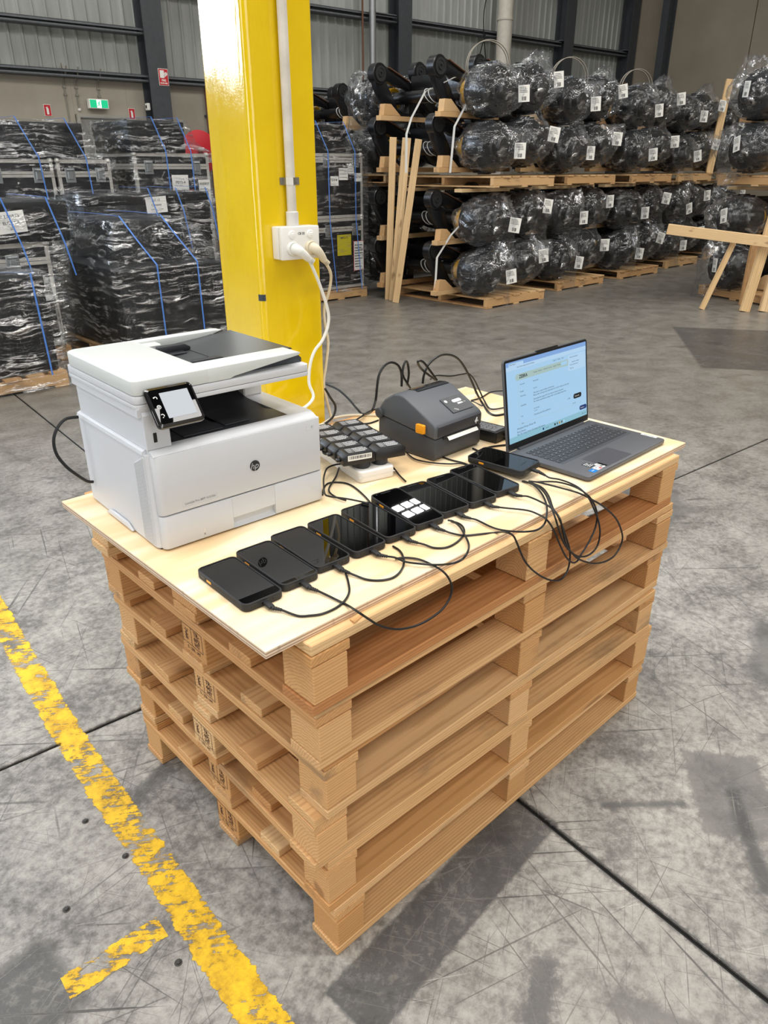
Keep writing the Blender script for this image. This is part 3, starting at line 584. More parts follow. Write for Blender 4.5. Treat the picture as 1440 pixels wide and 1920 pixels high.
# ------------------------------------------------------------------ yellow pillar and its outlet
PCX = Vector((.5128, .8779, 0))
def pl(x, y, z): v = PCX+E1*x+E2*y; return Vector((v.x, v.y, z))
pil = thing('steel_pillar', 'glossy yellow painted square steel pillar behind the plywood table', 'pillar', PCX, BA)
m = MB(); m.prism(rrect(0, .2006, 0, .235, .016, 5), 'z', .016, 9.2); m.build('shaft', YELLOW, pil)
MB().box(-.06, .26, -.05, .285, 0, .016, .002).build('base_plate', YELLOW, pil)
m = MB(); m.prism(rrect(-.012, -.0005, 0, .02, .004, 2), 'z', 0, .001)
for cz, w_, h_ in ((1.284, .0015, .017),):
    MB().prism([(-.0004, .017), (-.0002, .0115), (.0040, .0041), (.0095, .0006), (.0115+w_, -.0003), (.0115+w_, .003), (.006, .006), (.003, .017)], 'z', cz-h_/2, cz+h_/2).build('paint_chip', M('chipped_paint_steel', '2C3640', .5), pil, smooth=0)
cd = thing('conduit', 'white painted conduit running down the yellow pillar to the outlet', 'pipe', pl(.099, -.019, 0), BA)
m = MB(); m.cyl((0, 0, 1.50), (0, 0, 9.0), .0125, n=18); m.build('pipe', M('weathered_conduit', 'CFC8BC', .5, speckle=.14), cd)
MB().lathe([(.0165, 0), (.0165, .034), (.0140, .036)], (0, 0, 1.466), (0, 0, 1), 20).build('adaptor', WGREY, cd)
m = MB(); m.tube([(-.03, 0.0170, 1.575), (-.0145, 0.0170, 1.575), (-.0145, -.004, 1.575), (0, -.0150, 1.575), (.0145, -.004, 1.575), (.0145, 0.0170, 1.575), (.038, 0.0170, 1.575)], .0012, 4, smooth=False)
bm = MB()
for a, b in zip([(-.022, .0170), (-.0138, .0170), (-.0138, 0), (-.0098, -.0098), (0, -.0138), (.0098, -.0098), (.0138, 0), (.0138, .0170)], [(-.0138, .0170), (-.0138, 0), (-.0098, -.0098), (0, -.0138), (.0098, -.0098), (.0138, 0), (.0138, .0170), (.038, .0170)]):
    bm.quad((a[0], a[1], 1.566), (b[0], b[1], 1.566), (b[0], b[1], 1.584), (a[0], a[1], 1.584))
bm.cyl((.028, 0.0170, 1.575), (.028, .0105, 1.575), .0055, n=10)
bm.build('saddle_clip', GALVD, cd); m.bm.free()
gp = thing('power_outlet', 'white double power outlet box screwed to the yellow pillar', 'power outlet', pl(.105, 0, 1.425), BA)
MB().box(-.062, .058, -.034, 0, -.042, .041, .004, 2).build('back_box', OUTLET, gp)
MB().box(-.0625, .0585, -.05, -.0345, -.0425, .0415, .004, 2).build('face_plate', OUTLET, gp)
for sx in (-.029, .028):
    MB().lathe([(.0105, 0), (.0105, .002), (.009, .004)], (sx, -.05, .021), (0, -1, 0), 20).box(sx-.005, sx+.005, -.056, -.052, .016, .025, .001).build('switch', PAPER, gp)
    MB().lathe([(.018, 0), (.018, .0015)], (sx, -.05, -.015), (0, -1, 0), 24).build('socket', WGREY, gp)
text('CB 03', .0085, at(0, -.0504, .023), INK, gp, bold=.0002)
def cord(name, label, pts, r, mat, cat='cable', group=None, plug0=None, plug1=None, n=8, sub=6):
    """a cable thing; plug0/plug1 = callables that add plug parts"""
    o = thing(name, label, cat, Vector(pts[0]), 0, group); b = Vector(pts[0])
    MB().tube([Vector(p)-b for p in pts], r, n, sub).build('cable', mat, o)
    return o
def plug_shape(o, face, tip, r0, r1, mat, rel=0.0):
    b = Vector(o.location); f = Vector(face)-b; t = Vector(tip)-b; d = (t-f)
    MB().lathe([(r0, 0), (r0, .006), (r0*.92, .010)], f, E2*-1, 22).build('plug_base', mat, o)
    q = f-E2*.010
    MB().tube([q, q+(-E2)*.010+d*.12, f+d*.6-E2*.012, t], lambda s: r0*.80*(1-s)+r1*2.2*s, 14, 5).build('plug_body', mat, o)
    m = MB()
    for k in range(5): m.lathe([(r1*1.9, 0), (r1*1.9, .0016)], t+d.normalized()*(.002+.0032*k)*1.0, d, 12)
    m.build('strain_relief', mat, o)
cw = cord('mains_lead', 'white power cord from the left socket of the outlet down behind the printer', CAB['w1'], .0045, WCABLE, 'cord')
plug_shape(cw, pl(.076, -.050, 1.411), CAB['w1'][0], .0185, .0042, WCABLE)
cb = cord('mains_lead', 'cream power cord from the right socket hanging down the pillar edge', CAB['w2'], .0042, BCABLE, 'cord')
plug_shape(cb, pl(.133, -.050, 1.411), CAB['w2'][0], .0185, .0042, BCABLE)

# ------------------------------------------------------------------ pallets under the table
PLX, PLY_, PH = 1.3064, .8952, .1472
Z1, Z2, Z3 = .0225, .1025, .1248
_pm = {}
def board_mesh(w, d, h, mat, key):
    k = (key, mat.name)
    if k not in _pm: _pm[k] = MB().box(-w/2, w/2, -d/2, d/2, -h/2, h/2, .0018).data(key, mat, 0)
    return _pm[k]
prng = random.Random(11)
def pallet(label, loc, rot, L=PLX, D=PLY_, mat=WOOD, bottom=None, group=None, stamp=None, jit=.003, thin=False):
    o = thing('pallet', label, 'pallet', loc, rot, group)
    sx, sy = L/PLX, D/PLY_; by = (.045, D/2, D-.045); bx = (.042, L/2, L-.042)
    def put(nm, me, x, y, z, rz=0):
        j = prng.uniform
        return ob(nm, me, o, (x+j(-jit, jit), y+j(-jit, jit)*.7, z), rz+j(-jit, jit))
    for i, y in enumerate(by):
        put('bottom_board', board_mesh(L, .09, Z1-.001, (bottom or mat) if i == 0 else mat, 'bottom_board%.2f' % L), L/2, y, Z1/2)
    for y in by:
        for x in bx:
            w = .100 if y == D/2 else .088
            b = put('block', board_mesh(.078, w, Z2-Z1-.001, mat, 'block%.3f' % w), x, y, (Z1+Z2)/2)
            if stamp and y == D/2 and x == bx[0]: st = b
    for x in bx: put('cross_board', board_mesh(D, .088, Z3-Z2-.001, mat, 'cross_board%.2f' % D), x, D/2, (Z2+Z3)/2, PI/2)
    n = 5
    for i in range(n):
        y = .045+(D-.09)*i/(n-1); w = .09 if i in (0, n-1) else .078
        put('deck_board', board_mesh(L, w, PH-Z3-.001, mat, 'deck_board%.2f%.3f' % (L, w)), L/2, y, (Z3+PH)/2)
    if stamp:
        ink = M('burnt_stamp', '4A2A1A', .8); f = MB(); X = -.0395
        Mx = basis((X-.0004, 0, 0), (0, -1, 0), (0, 0, 1))
        def ln(x0, y0, x1, y1, t=.0007): f.quad(*[Mx@Vector(p) for p in ((x0-t, y0-t, 0), (x1+t, y0-t, 0), (x1+t, y1+t, 0), (x0-t, y1+t, 0))])
        for a in ((-.046, -.014, -.046, .034), (.040, -.014, .040, .034), (-.046, .034, .040, .034), (-.046, -.014, .040, -.014), (-.006, -.014, -.006, .034)): ln(*a)
        mm = f.mesh(text_me(stamp, .0165, spacing=.85, bold=.0003), Mx@Matrix.Translation((.017, .010, 0)))
        mm.mesh(text_me('IPPC', .015, bold=.0004), Mx@Matrix.Translation((-.026, .010, 0))@Matrix.Rotation(PI/2, 4, 'Z'))
        mm.mesh(text_me('S - 276 - HT', .011, bold=.0002), Mx@Matrix.Translation((0, -.024, 0)))
        f.build('burnt_stamp', ink, st, smooth=0)
    return o
PST = [(0, 0, 0), (-.0098, .007, -.0127), (-.0383, .0047, -.0185), (-.019, -.0126, .004), (-.0421, -.0233, -.0021), (-.0554, -.0364, .0089)]
ORD = ('lowest pallet of the table stack, standing on the concrete floor', 'second pallet from the floor in the stack under the plywood sheet', 'third pallet from the floor in the stack under the plywood sheet',
       'fourth pallet from the floor in the stack under the plywood sheet', 'fifth pallet from the floor in the stack under the plywood sheet', 'topmost pallet of the table stack, carrying the plywood sheet')
for i, (x, y, r) in enumerate(PST):
    pallet(ORD[i], (x, y, i*PH), r, stamp=('TR-\n442\nHT', 'TR-\n692\nHT', 'TR-\n692\nHT', 'TR-\n447\nHT', 'TR-\n692\nHT', None)[i], bottom=(None, None, None, None, None, WOOD_RED)[i], group='pallets stacked as a table')
ch = MB(); ch.prism([(0, 0), (.030, .002), (.026, .012), (.012, .010), (.004, .014)], 'z', 0, .003)
tag(ch.build('wood_chip', WOOD, None, (.045, -.033, 6*PH), .2), 'splinter of wood lying on the top pallet edge beside the plywood', 'wood chip')
# plywood sheet
TZ = .8982
m = MB(); t = bmesh.new(); bmesh.ops.create_cube(t, size=1)
for v in t.verts: v.co = Vector((1.4478*(v.co.x+.5), .8206*(v.co.y+.5), .0149*(v.co.z+.5)))
bmesh.ops.bevel(t, geom=t.edges[:], offset=.0007, segments=1, affect='EDGES'); m.merge(t)
m.bm.normal_update()
for f in m.bm.faces: f.material_index = 0 if abs(f.normal.z) > .5 else 1
ply = m.build('plywood_sheet', [PLY_T, PLY_E], None, (-.1279, -.0127, TZ-.015), .0065, smooth=0)
m = None; tag(ply, 'pale plywood sheet lying on the pallet stack as a table top', 'plywood sheet')

# ------------------------------------------------------------------ laser printer
pr = thing('laser_printer', 'white office laser printer on the left end of the plywood', 'printer', (-.0899, .4064, TZ), -.0368)
m = MB(); m.rbox(.004, .408, .016, .369, .004, .204, (.012, .006, .006, .006)); m.build('body', WHITE, pr)
m = MB()                                                             # shoulder with bevelled rim, open over the output tray
m.prism([(.002, .204), (.410, .204), (.406, .213), (.400, .2145), (.012, .2145), (.004, .211)], 'y', .327, .369)
m.prism([(.002, .204), (.062, .204), (.062, .2145), (.012, .2145), (.004, .211)], 'y', .03, .328)
m.prism([(.345, .204), (.410, .204), (.406, .213), (.400, .2145), (.345, .2145)], 'y', .03, .328)
m.prism([(.002, .204), (.034, .204), (.034, .2145), (.016, .2135), (.006, .2085)], 'x', .012, .400)
m.build('top_shoulder', WHITE, pr)
m = MB(); m.rbox(.0105, .4085, 0, .018, .0785, .2035, (.012, .008, 0, 0), 4, .0015); m.build('front_door', WHITE, pr)
m = MB()
m.rbox(.0105, .1700, 0, .018, .0045, .0755, (.012, 0, 0, 0), 4, .0012); m.rbox(.2770, .4085, 0, .018, .0045, .0755, (0, .008, 0, 0), 4, .0012)
m.box(.1700, .2770, 0, .018, .0285, .0755, .0008); m.box(.1700, .2770, .012, .018, .0045, .0290, 0)
m.prism([(0.0005, .0045), (.012, .0045), (.012, .011)], 'x', .170, .277)
m.build('paper_tray', WHITE, pr)
m = MB(); m.box(.0975, .1025, -.0006, .002, .0105, .0275, .0004); m.build('paper_gauge', WGREY, pr)
m = MB(); m.box(.0985, .1015, -.0009, .0, .012, .0165); m.build('gauge_window', GINK, pr)
for k in range(9):
    y = .004+.0058*k
    MB().box(.0020, .0055, .024+y, .0268+y, .008, .2-.003*k, .0008).build('vent_rib', WHITE, pr, smooth=0)
m = MB(); m.prism([(.018, .2145), (.36, .2145), (.36, .300), (.03, .300), (.018, .283)], 'x', .010, .060); m.build('left_column', WHITE, pr)
m = MB(); m.box(.0255, .0325, .0165, .019, .228, .247, .0006); m.build('usb_port', INK, pr)
m = MB(); m.box(.345, .395, .215, .365, .2145, .300, .003); m.box(.06, .35, .335, .362, .2145, .300); m.build('rear_column', WGREY, pr)
m = MB()                                                             # output tray: dark ramp with panel lines
m.prism([(.034, .2050), (.034, .2140), (.09, .2148), (.12, .2105), (.21, .2165), (.27, .2320), (.335, .2430), (.335, .2050)], 'x', .062, .345)
m.box(.20, .26, .055, .17, .2146, .2165, .0008); m.box(.10, .19, .045, .12, .2143, .2160, .0008)
m.build('output_tray', CHAR, pr)
m = MB()                                                             # scanner
m.rbox(.0, .402, .022, .372, .2955, .3045, .012, 4, .001); m.build('scanner_base', WHITE, pr)
m = MB(); m.prism([(.024, .2800), (.36, .2800), (.36, .2960), (.022, .2960)], 'x', .002, .128); m.build('scanner_corner', WHITE, pr)
m = MB(); m.rbox(.0, .402, .022, .372, .3055, .3205, .012, 4, .001); m.build('scanner_lid', WHITE, pr)
m = MB()                                                             # document feeder
m.rbox(.0, .158, .022, .374, .3215, .3500, (.014, 0, 0, .030), 6, .0025); m.build('feeder_cover', WHITE2, pr)
m = MB(); m.prism([(.155, .3215), (.205, .3215), (.214, .3250), (.372, .3435), (.380, .3480), (.374, .3510), (.155, .3500)], 'y', .022, .083, .0015); m.build('feeder_arm', WHITE2, pr)
m = MB(); m.prism([(.155, .3215), (.205, .3215), (.225, .3260), (.350, .3440), (.372, .3500), (.355, .3515), (.155, .3500)], 'y', .345, .374, .0015); m.build('feeder_arm', WHITE2, pr)
m = MB(); m.prism([(.150, .330), (.205, .3310), (.395, .3470), (.400, .3440), (.216, .3250), (.150, .3240)], 'y', .083, .345); m.build('feeder_tray', CHAR2, pr)
m = MB(); m.prism([(.214, .3212), (.400, .3212), (.400, .3300), (.386, .3420), (.36, .3400), (.226, .3245)], 'y', .050, .338, .001); m.build('document_output', CHAR2, pr)
m = MB(); m.box(.150, .20, .315, .345, .330, .3460, .003); m.build('feed_roller_cover', WHITE2, pr)
for y0 in (.098, .262):
    m = MB(); m.prism([(.168, .331), (.245, .335), (.245, .342), (.232, .3495), (.168, .3495)], 'y', y0, y0+.018, .002); m.box(.180, .225, y0-.02 if y0 > .2 else y0+.017, y0 if y0 > .2 else y0+.036, .3315, .3360, .001); m.build('paper_guide', CHAR, pr)
m = MB(); m.box(.24, .2415, .084, .344, .3337, .3348); m.build('tray_seam', INK, pr, smooth=0)
# tilting control panel
PM = basis((.0165, -.0350, .2700), (1, 0, 0), (0, .055, .068)); PN = PM.to_3x3().col[2]
m = MB(); m.rbox(0, .0985, 0, .0835, -.010, -.0005, .010, 5, .003, PM); m.build('control_panel', BLK_GL, pr)
m = MB(); o_ = rrect(.0015, .097, .0015, .082, .009, 5); i_ = rrect(.0065, .092, .0070, .077, .005, 5)
for k in range(len(o_)):
    a, b, c_, d_ = o_[k], o_[(k+1) % len(o_)], i_[(k+1) % len(i_)], i_[k]
    m.quad(*[PM@Vector((p[0], p[1], z)) for p, z in ((a, .0002), (b, .0002), (c_, .0024), (d_, .0024))])
m.build('panel_rim', M('panel_rim_gloss', '1A1A1D', .08, coat=1.0, spec=.9), pr, smooth=1.2)
m = MB(); m.rbox(.0068, .0917, .0073, .0767, 0, .0012, .004, 4, 0, PM); m.build('panel_glass', GLASS_BLK, pr)
m = MB(); m.rbox(.0265, .0845, .0165, .0690, .0012, .0016, .001, 2, 0, PM); m.build('touch_screen', M('grey_lit_screen', '8F949A', .4, emit='AEB6C2', estr=.30), pr)
for k, yy in enumerate((.060, .042, .024)):
    m = MB(); c0 = Vector((.0165, yy, .0014))
    if k == 1: m.tube([PM@(c0+Vector((.0035*math.cos(t*.7), .0035*math.sin(t*.7), 0))) for t in range(10)], .0007, 5); m.box(-.001, .001, -.001, .0015, -.0003, .0003, 0, 1, PM@Matrix.Translation(c0))
    else: m.tube([PM@(c0+Vector((.003*math.cos(t*.6-.6), .003*math.sin(t*.6-.6), 0))) for t in range(7 if k == 0 else 6)], .0008, 5); m.box(-.001, .001, -.0042 if k == 2 else -.001, -.0028 if k == 2 else .001, -.0003, .0003, 0, 1, PM@Matrix.Translation(c0+(Vector((-.003, .002, 0)) if k == 0 else Vector((0, 0, 0)))))
    m.build('panel_icon', WINK, pr)
m = MB(); m.cyl((.2318, -.0004, .133), (.2318, -.0016, .133), .0118, n=36); lg = m.build('maker_logo', M('logo_dark_grey', '2B2D30', .4), pr)
sk = Matrix(((1, .28, 0, 0), (0, 1, 0, 0), (0, 0, 1, 0), (0, 0, 0, 1)))
text('hp', .0205, at(.2316, -.0018, .1325)@sk, WHITE, lg, bold=-.0002)
m = MB(); fr = .0004
for a in ((.0595, .0865, .1385, .0869), (.0595, .0985, .1385, .0989), (.0595, .0865, .0599, .0989), (.1381, .0865, .1385, .0989)): m.box(a[0], a[2], -.0005, 0, a[1], a[3])
m.build('model_plate', WGREY, pr, smooth=0)
text('LaserJet Pro MFP 4101fdn', .0066, at(.0990, -.0004, .0925), GINK, pr, bold=.0001)
for s_, z in (('1', .0985), ('2', .0400)): text(s_, .014, at(.3800, -.0004, z), WGREY, pr)
m = MB()
for a in ((.368, .180, .388, .1804), (.368, .1895, .388, .1899), (.368, .180, .3684, .1899), (.3876, .180, .388, .1899)): m.box(a[0], a[2], -.0006, 0, a[1], a[3])
m.build('power_button', WGREY, pr, smooth=0)
m = MB(); m.tube([(.3835+.0022*math.cos(t*.6+1.0-.6), -.0004, .185+.0022*math.sin(t*.6+1.0+.9)) for t in range(9)], .0003, 4); m.box(.3833, .3837, -.0008, 0, .1855, .1885); m.build('power_icon', GINK, pr)
m = MB(); m.prism([(.13, .004), (.155, .016), (.245, .016), (.268, .004)], 'x', -.003, .003, .001); m.build('side_grip', WHITE, pr)
m = MB(); m.box(.01, .40, .02, .36, 0, .0045); m.build('foot_plate', CHAR, pr, smooth=0)
cord('mains_lead', 'black power lead looping out behind the left side of the white printer', CAB['l1'], .0036, CABLE, 'cable')

# ------------------------------------------------------------------ label printer
zp = thing('label_printer', 'dark grey desktop label printer with an orange latch', 'label printer', (.6872, .3796, TZ), .03846)
base_p = [(.003, .004), (.190, .004), (.195, .02), (.195, .20)]
m = MB(); m.prism([(.006, .002), (0, .012), (0, .060), (.21, .088), (.21, .010), (.204, .002)], 'x', .000, .194, .0035, 2); m.build('base', ZBASE, zp)
lidp = [(.0, .0612), (-.001, .094), (.006, .102), (.070, .1350), (.112, .1560), (.130, .1590), (.152, .1560), (.185, .1360), (.205, .110), (.2105, .0892)]
m = MB(); m.prism(lidp, 'x', -.002, .196, .0055, 3); m.build('lid', ZGREY, zp, smooth=.9)
m = MB(); m.prism([(-.0022, .066), (-.0030, .0935), (0, .0960), (.002, .0960), (.002, .066)], 'x', .008, .186, .0015); m.build('front_bezel', ZDARK, zp)
m = MB(); m.box(.03, .178, -.0036, .0, .0555, .0640, .001); m.build('label_slot', INK, zp)
m = MB(); m.prism([(.004, .0625), (-.006, .0610), (-.0115, .0540), (-.012, .0535), (-.0055, .0603), (.004, .0615)], 'x', .043, .168); m.build('paper_label', PAPER, zp, smooth=0)
m = MB(); m.rbox(.028, .056, .074, .0985, 0, .010, .003, 3, .0015, basis((-.0070, 0, 0), (0, 1, 0), (0, 0, 1))@Matrix.Scale(-1, 4, (0, 0, 1))); m.build('release_latch', ORANGE, zp)
m = MB(); m.lathe([(.0145, 0), (.0145, .005), (.012, .007)], (-.001, .203, .0935), (-1, 0, 0), 28); m.build('hinge_cap', ZBASE, zp)
SL = basis((.098, .0395, .1212), (1, 0, 0), (0, .064, .033))
def slp(x0, x1, y0, y1, z0, z1, r): return MB().rbox(x0, x1, y0, y1, z0, z1, r, 3, 0, SL)
slp(-.004, .082, -.023, .034, -.001, .0006, .002).build('button_panel', M('button_panel_grey', '34373C', .4), zp)
slp(.003, .013, .016, .026, .0006, .0012, .0049).build('power_key', WINK, zp); text('O', .006, SL@Matrix.Translation((.008, .021, .0014)), GINK, zp)
for x0, x1, s_, r in ((.030, .041, 'II', (.005, .0005, .0005, .005)), (.0415, .0545, '>>', .0005), (.055, .066, 'X', (.0005, .005, .005, .0005))):
    k = slp(x0, x1, .010, .021, .0006, .0012, r).build('feed_key', WINK, zp); text(s_, .006, SL@Matrix.Translation(((x0+x1)/2, .0155, .0014)), INK, k)
text('ZEBRA', .0075, SL@Matrix.Translation((.052, .0035, .0008)), WINK, zp, bold=.0003); text('ZD421', .0035, SL@Matrix.Translation((.0715, .0040, .0008)), WINK, zp)
for k in range(5):
    m = MB(); m.tube([SL@Vector((.030+.009*k+.0018*math.cos(t*1.2), .0275+.0018*math.sin(t*1.2), .0008)) for t in range(5 if k % 2 else 6)], .0003, 4); m.build('status_icon', GINK, zp)
m = MB()
for k in range(4): m.tube([SL@Vector((.012+.003*k, -.012-.002*k, .0008)), SL@Vector((.014+.003*k, -.009-.002*k, .0008)), SL@Vector((.016+.0025*k, -.013-.002*k, .0008))], .0005, 4)
m.build('touch_mark', WINK, zp)
m = MB()                                                             # striped zebra head mark on the bezel
for a in (((.171, .078), (.177, .088)), ((.1725, .0755), (.1795, .086)), ((.174, .073), (.178, .0795)), ((.1705, .0745), (.169, .079)), ((.1785, .077), (.183, .0755)), ((.178, .0795), (.1825, .0785)), ((.173, .070), (.1755, .0745))):
    m.tube([(a[0][0]-.008, -.0034, a[0][1]), (a[1][0]-.008, -.0034, a[1][1])], .0010, 5, smooth=False)
m.build('maker_mark', WINK, zp)
TP = basis((.0, .1410, .1590), (1, 0, 0), (0, .040, -.006))
m = MB(); m.prism([(.116, .1585), (.130, .1602), (.152, .1572), (.166, .1482), (.166, .1450), (.150, .1540), (.130, .1570), (.116, .1555)], 'x', .058, .188); m.build('media_window', SMOKE, zp)
m = MB(); m.tube([TP@Vector((.085+.012*k, -.004+.009*(k % 2), .0014)) for k in range(5)], .0004, 4); m.build('window_print', M('window_print_dark', '4A4D52', .5), zp)

# ------------------------------------------------------------------ laptop
LA_ = .0256; LX, LD = .405, .246
lp = thing('laptop', 'open grey laptop showing a pale blue web page on the plywood', 'laptop', (.8614, .0206, TZ), LA_)
m = MB(); m.rbox(0, LX, 0, LD, .0035, .0150, (.012, .012, .004, .004), 4, .0022); m.build('base', LAP, lp)
for fx in (.03, LX-.03):
    for fy in (.03, LD-.03): MB().box(fx-.02, fx+.02, fy-.005, fy+.005, 0, .0045, .001).build('foot', RUBBER, lp)
DZ = .0151
m = MB(); m.rbox(.030, .385, .095, .213, DZ-.001, DZ+.0001, .004, 3); m.build('keyboard_well', M('keyboard_well', '4C4E53', .45, .2), lp)
kk = [MB().box(-w/2, w/2, -.0072, .0072, 0, .0012, .0005).data('key', LAPD, 0) for w in (.0152, .0262, .083, .0152)]
krow = [(.0335, 15, 0), (.0335, 14, 1), (.0335, 13, 1), (.0335, 12, 1), (.0335, 11, 2), (.0335, 9, 3)]
leg = MB(); kr = random.Random(3)
for r_ in range(6):
    y = .2055-.0184*r_; x = .0325; n_ = 0
    while x < .378:
        w = .0152
        if r_ > 0 and n_ == 0: w = (.0, .0152, .0220, .0260, .0330, .0152)[r_]
        if r_ == 5 and n_ == 3: w = .0875
        if r_ in (1, 2, 3, 4) and .255 < x < .285: w = (.0, .030, .023, .030, .038)[r_]
        if x+w > .384: break
        if abs(w-.0152) < 1e-6: me = kk[0]
        else: me = MB().box(-w/2, w/2, -.0072, .0072, 0, .0012, .0005).data('key', LAPD, 0)
        ob('key', me, lp, (x+w/2, y, DZ))
        leg.box(x+.003, x+.003+.0015+.003*kr.random(), y+.0010, y+.0034, DZ+.0012, DZ+.00135)
        x += w+.0032; n_ += 1
lo = leg.build('key_legends', M('key_legend_grey', '96989B', .5), lp, smooth=0); lo['kind'] = 'stuff'
m = MB(); m.rbox(.098, .226, .008, .083, DZ-.0006, DZ+.0003, .002, 3); m.build('touchpad', TPAD, lp)
m = MB(); m.rbox(.036, .056, .008, .026, DZ, DZ+.0003, .001, 2); s1_ = m.build('blue_sticker', M('sticker_blue', '1E7FD0', .35), lp); text('intel', .007, Matrix.Translation((.046, .018, DZ+.0005)), WINK, s1_)
m = MB(); m.rbox(.0595, .080, .010, .029, DZ, DZ+.0003, .001, 2); s2_ = m.build('white_sticker', M('sticker_white', 'E4E6E8', .35), lp)
m = MB(); m.box(.072, .079, .011, .018, DZ+.0003, DZ+.0004); m.build('red_print', RED, s2_, smooth=0); text('iRIS', .006, Matrix.Translation((.069, .022, DZ+.0005)), BLUES, s2_)
m = MB(); m.rbox(.083, .107, .012, .038, DZ, DZ+.0003, .001, 2); s3_ = m.build('barcode_sticker', PAPER, lp); m = MB(); bars(m, Matrix.Translation((0, 0, DZ+.0005)), .0855, .1045, .016, .024, 18, 5); lines(m, Matrix.Translation((0, 0, DZ+.0005)), .0855, .1045, .026, .036, 3, .0012, 3); m.build('print', INK, s3_, smooth=0)
m = MB(); m.rbox(.060, .084, .034, .060, DZ, DZ+.0003, .001, 2); s4_ = m.build('dark_sticker', CHAR, lp); m = MB(); lines(m, Matrix.Translation((0, 0, DZ+.0005)), .062, .082, .036, .058, 4, .0022, 8); m.build('print', WINK, s4_, smooth=0)
LBM = basis((.397, .047, DZ+.0002), (0, -1, 0), (1, 0, 0))
m = MB(); m.rbox(-.024, .024, -.006, .006, 0, .0004, .001, 2, 0, LBM); s5_ = m.build('maker_badge', M('badge_silver', 'E2E3E2', .45), lp); text('Lenovo', .0095, LBM@Matrix.Translation((0, 0, .0006)), INK, s5_, bold=.0001)
for k, (y, w, h) in enumerate(((.205, .010, .0035), (.172, .015, .005), (.146, .004, .004))):
    MB().box(-.0004, .001, y-w/2, y+w/2, .0085-h/2, .0085+h/2, .0004).build('side_port', INK, lp)
m = MB(); m.tube([(.04, LD-.004, .0135), (LX-.04, LD-.004, .0135)], .006, 10, smooth=False); m.build('hinge', LAPD, lp)
LM = basis((0, .2485, .0140), (1, 0, 0), (0, .0370, .2430))       # lid frame: x along hinge, y up the lid, +z away from viewer? fixed below
nrm = LM.to_3x3().col[2]
ZS = -1 if nrm.y > 0 else 1
lid = MB(); lid.rbox(0, LX, 0, .2450, (-.006 if ZS > 0 else 0), (0 if ZS > 0 else .006), (.003, .003, .012, .012), 4, .0012, LM); lid.build('lid', LAP, lp)
def scr(mb, x0, x1, y0, y1, z, r=.0): mb.prism(rrect(x0, x1, y0, y1, r, 4), 'z', min(ZS*z, ZS*(z-.00012)), max(ZS*z, ZS*(z-.00012)), 0, 1, LM); return mb
m = MB(); scr(m, .003, LX-.003, .004, .2425, .0008, .008); m.rbox(.150, .255, .2425, .2475, (-.005 if ZS > 0 else 0), (0 if ZS > 0 else .005), .002, 3, 0, LM); bz = m.build('screen_bezel', BEZEL, lp)
SX0, SX1, SY0, SY1 = .0095, LX-.0095, .020, .2365
def glow(name, c, s): return M(name, '08090A', .3, emit=c, estr=s)
PAGE = glow('screen_page', 'A9D2F2', .92); TABB = glow('screen_tab_bar', '86AEE6', .9); TASK = glow('screen_task_bar', '8FC3D6', .9); NAV = glow('screen_nav_bar', 'AEC9C6', .88); CARDP = glow('screen_card', 'B5D6F2', .95)
DKT = M('screen_text', '10151C', .5); BLB = M('screen_blue_button', '12357A', .5)
sc_ = scr(MB(), SX0, SX1, SY0, SY1, .0013).build('screen', PAGE, lp)
SW, SH = SX1-SX0, SY1-SY0
def sp(u, v): return SX0+u*SW, SY1-v*SH            # u right, v down 0..1
def srect(name, u0, u1, v0, v1, mat, z=.0016, r=.0):
    x0, y1 = sp(u0, v0); x1, y0 = sp(u1, v1); return scr(MB(), x0, x1, y0, y1, z, r).build(name, mat, sc_, smooth=0)
srect('tab_bar', 0, 1, 0, .055, TABB); srect('browser_tab', .03, .20, .018, .056, CARDP, .0017, .002); srect('address_bar', 0, 1, .055, .105, CARDP); srect('task_bar', 0, 1, .925, 1, TASK)
srect('nav_bar', .10, .86, .165, .245, NAV, .0016, .008); srect('search_box', .66, .74, .178, .225, PAGE, .0018, .003); srect('popup_card', .755, .985, .12, .33, CARDP, .0019, .003)
srect('black_button', .815, .925, .655, .72, DKT, .0018, .006); srect('blue_button', .895, .995, .845, .905, BLB, .0018, .006)
srect('divider', .12, .93, .795, .798, NAV); srect('frame_line', .125, .127, .29, .80, NAV)
def stext(s_, u, v, size, mat=DKT, al='LEFT', bold=0.0):
    x, y = sp(u, v); q = LM.copy()
    q = q@Matrix.Translation((x, y, ZS*.0021))
    if ZS < 0: q = q@Matrix.Rotation(0, 4, 'Z')
    return text(s_, size, q, mat, sc_, 'screen_text', al, bold)
stext('ZEBRA', .142, .205, .0125, bold=.0003)
for k, u in enumerate((.31, .37, .435, .495, .555, .61)): stext(('Products', 'Software', 'Industries', 'Services', 'Support', 'Partners')[k], u, .200, .0052)
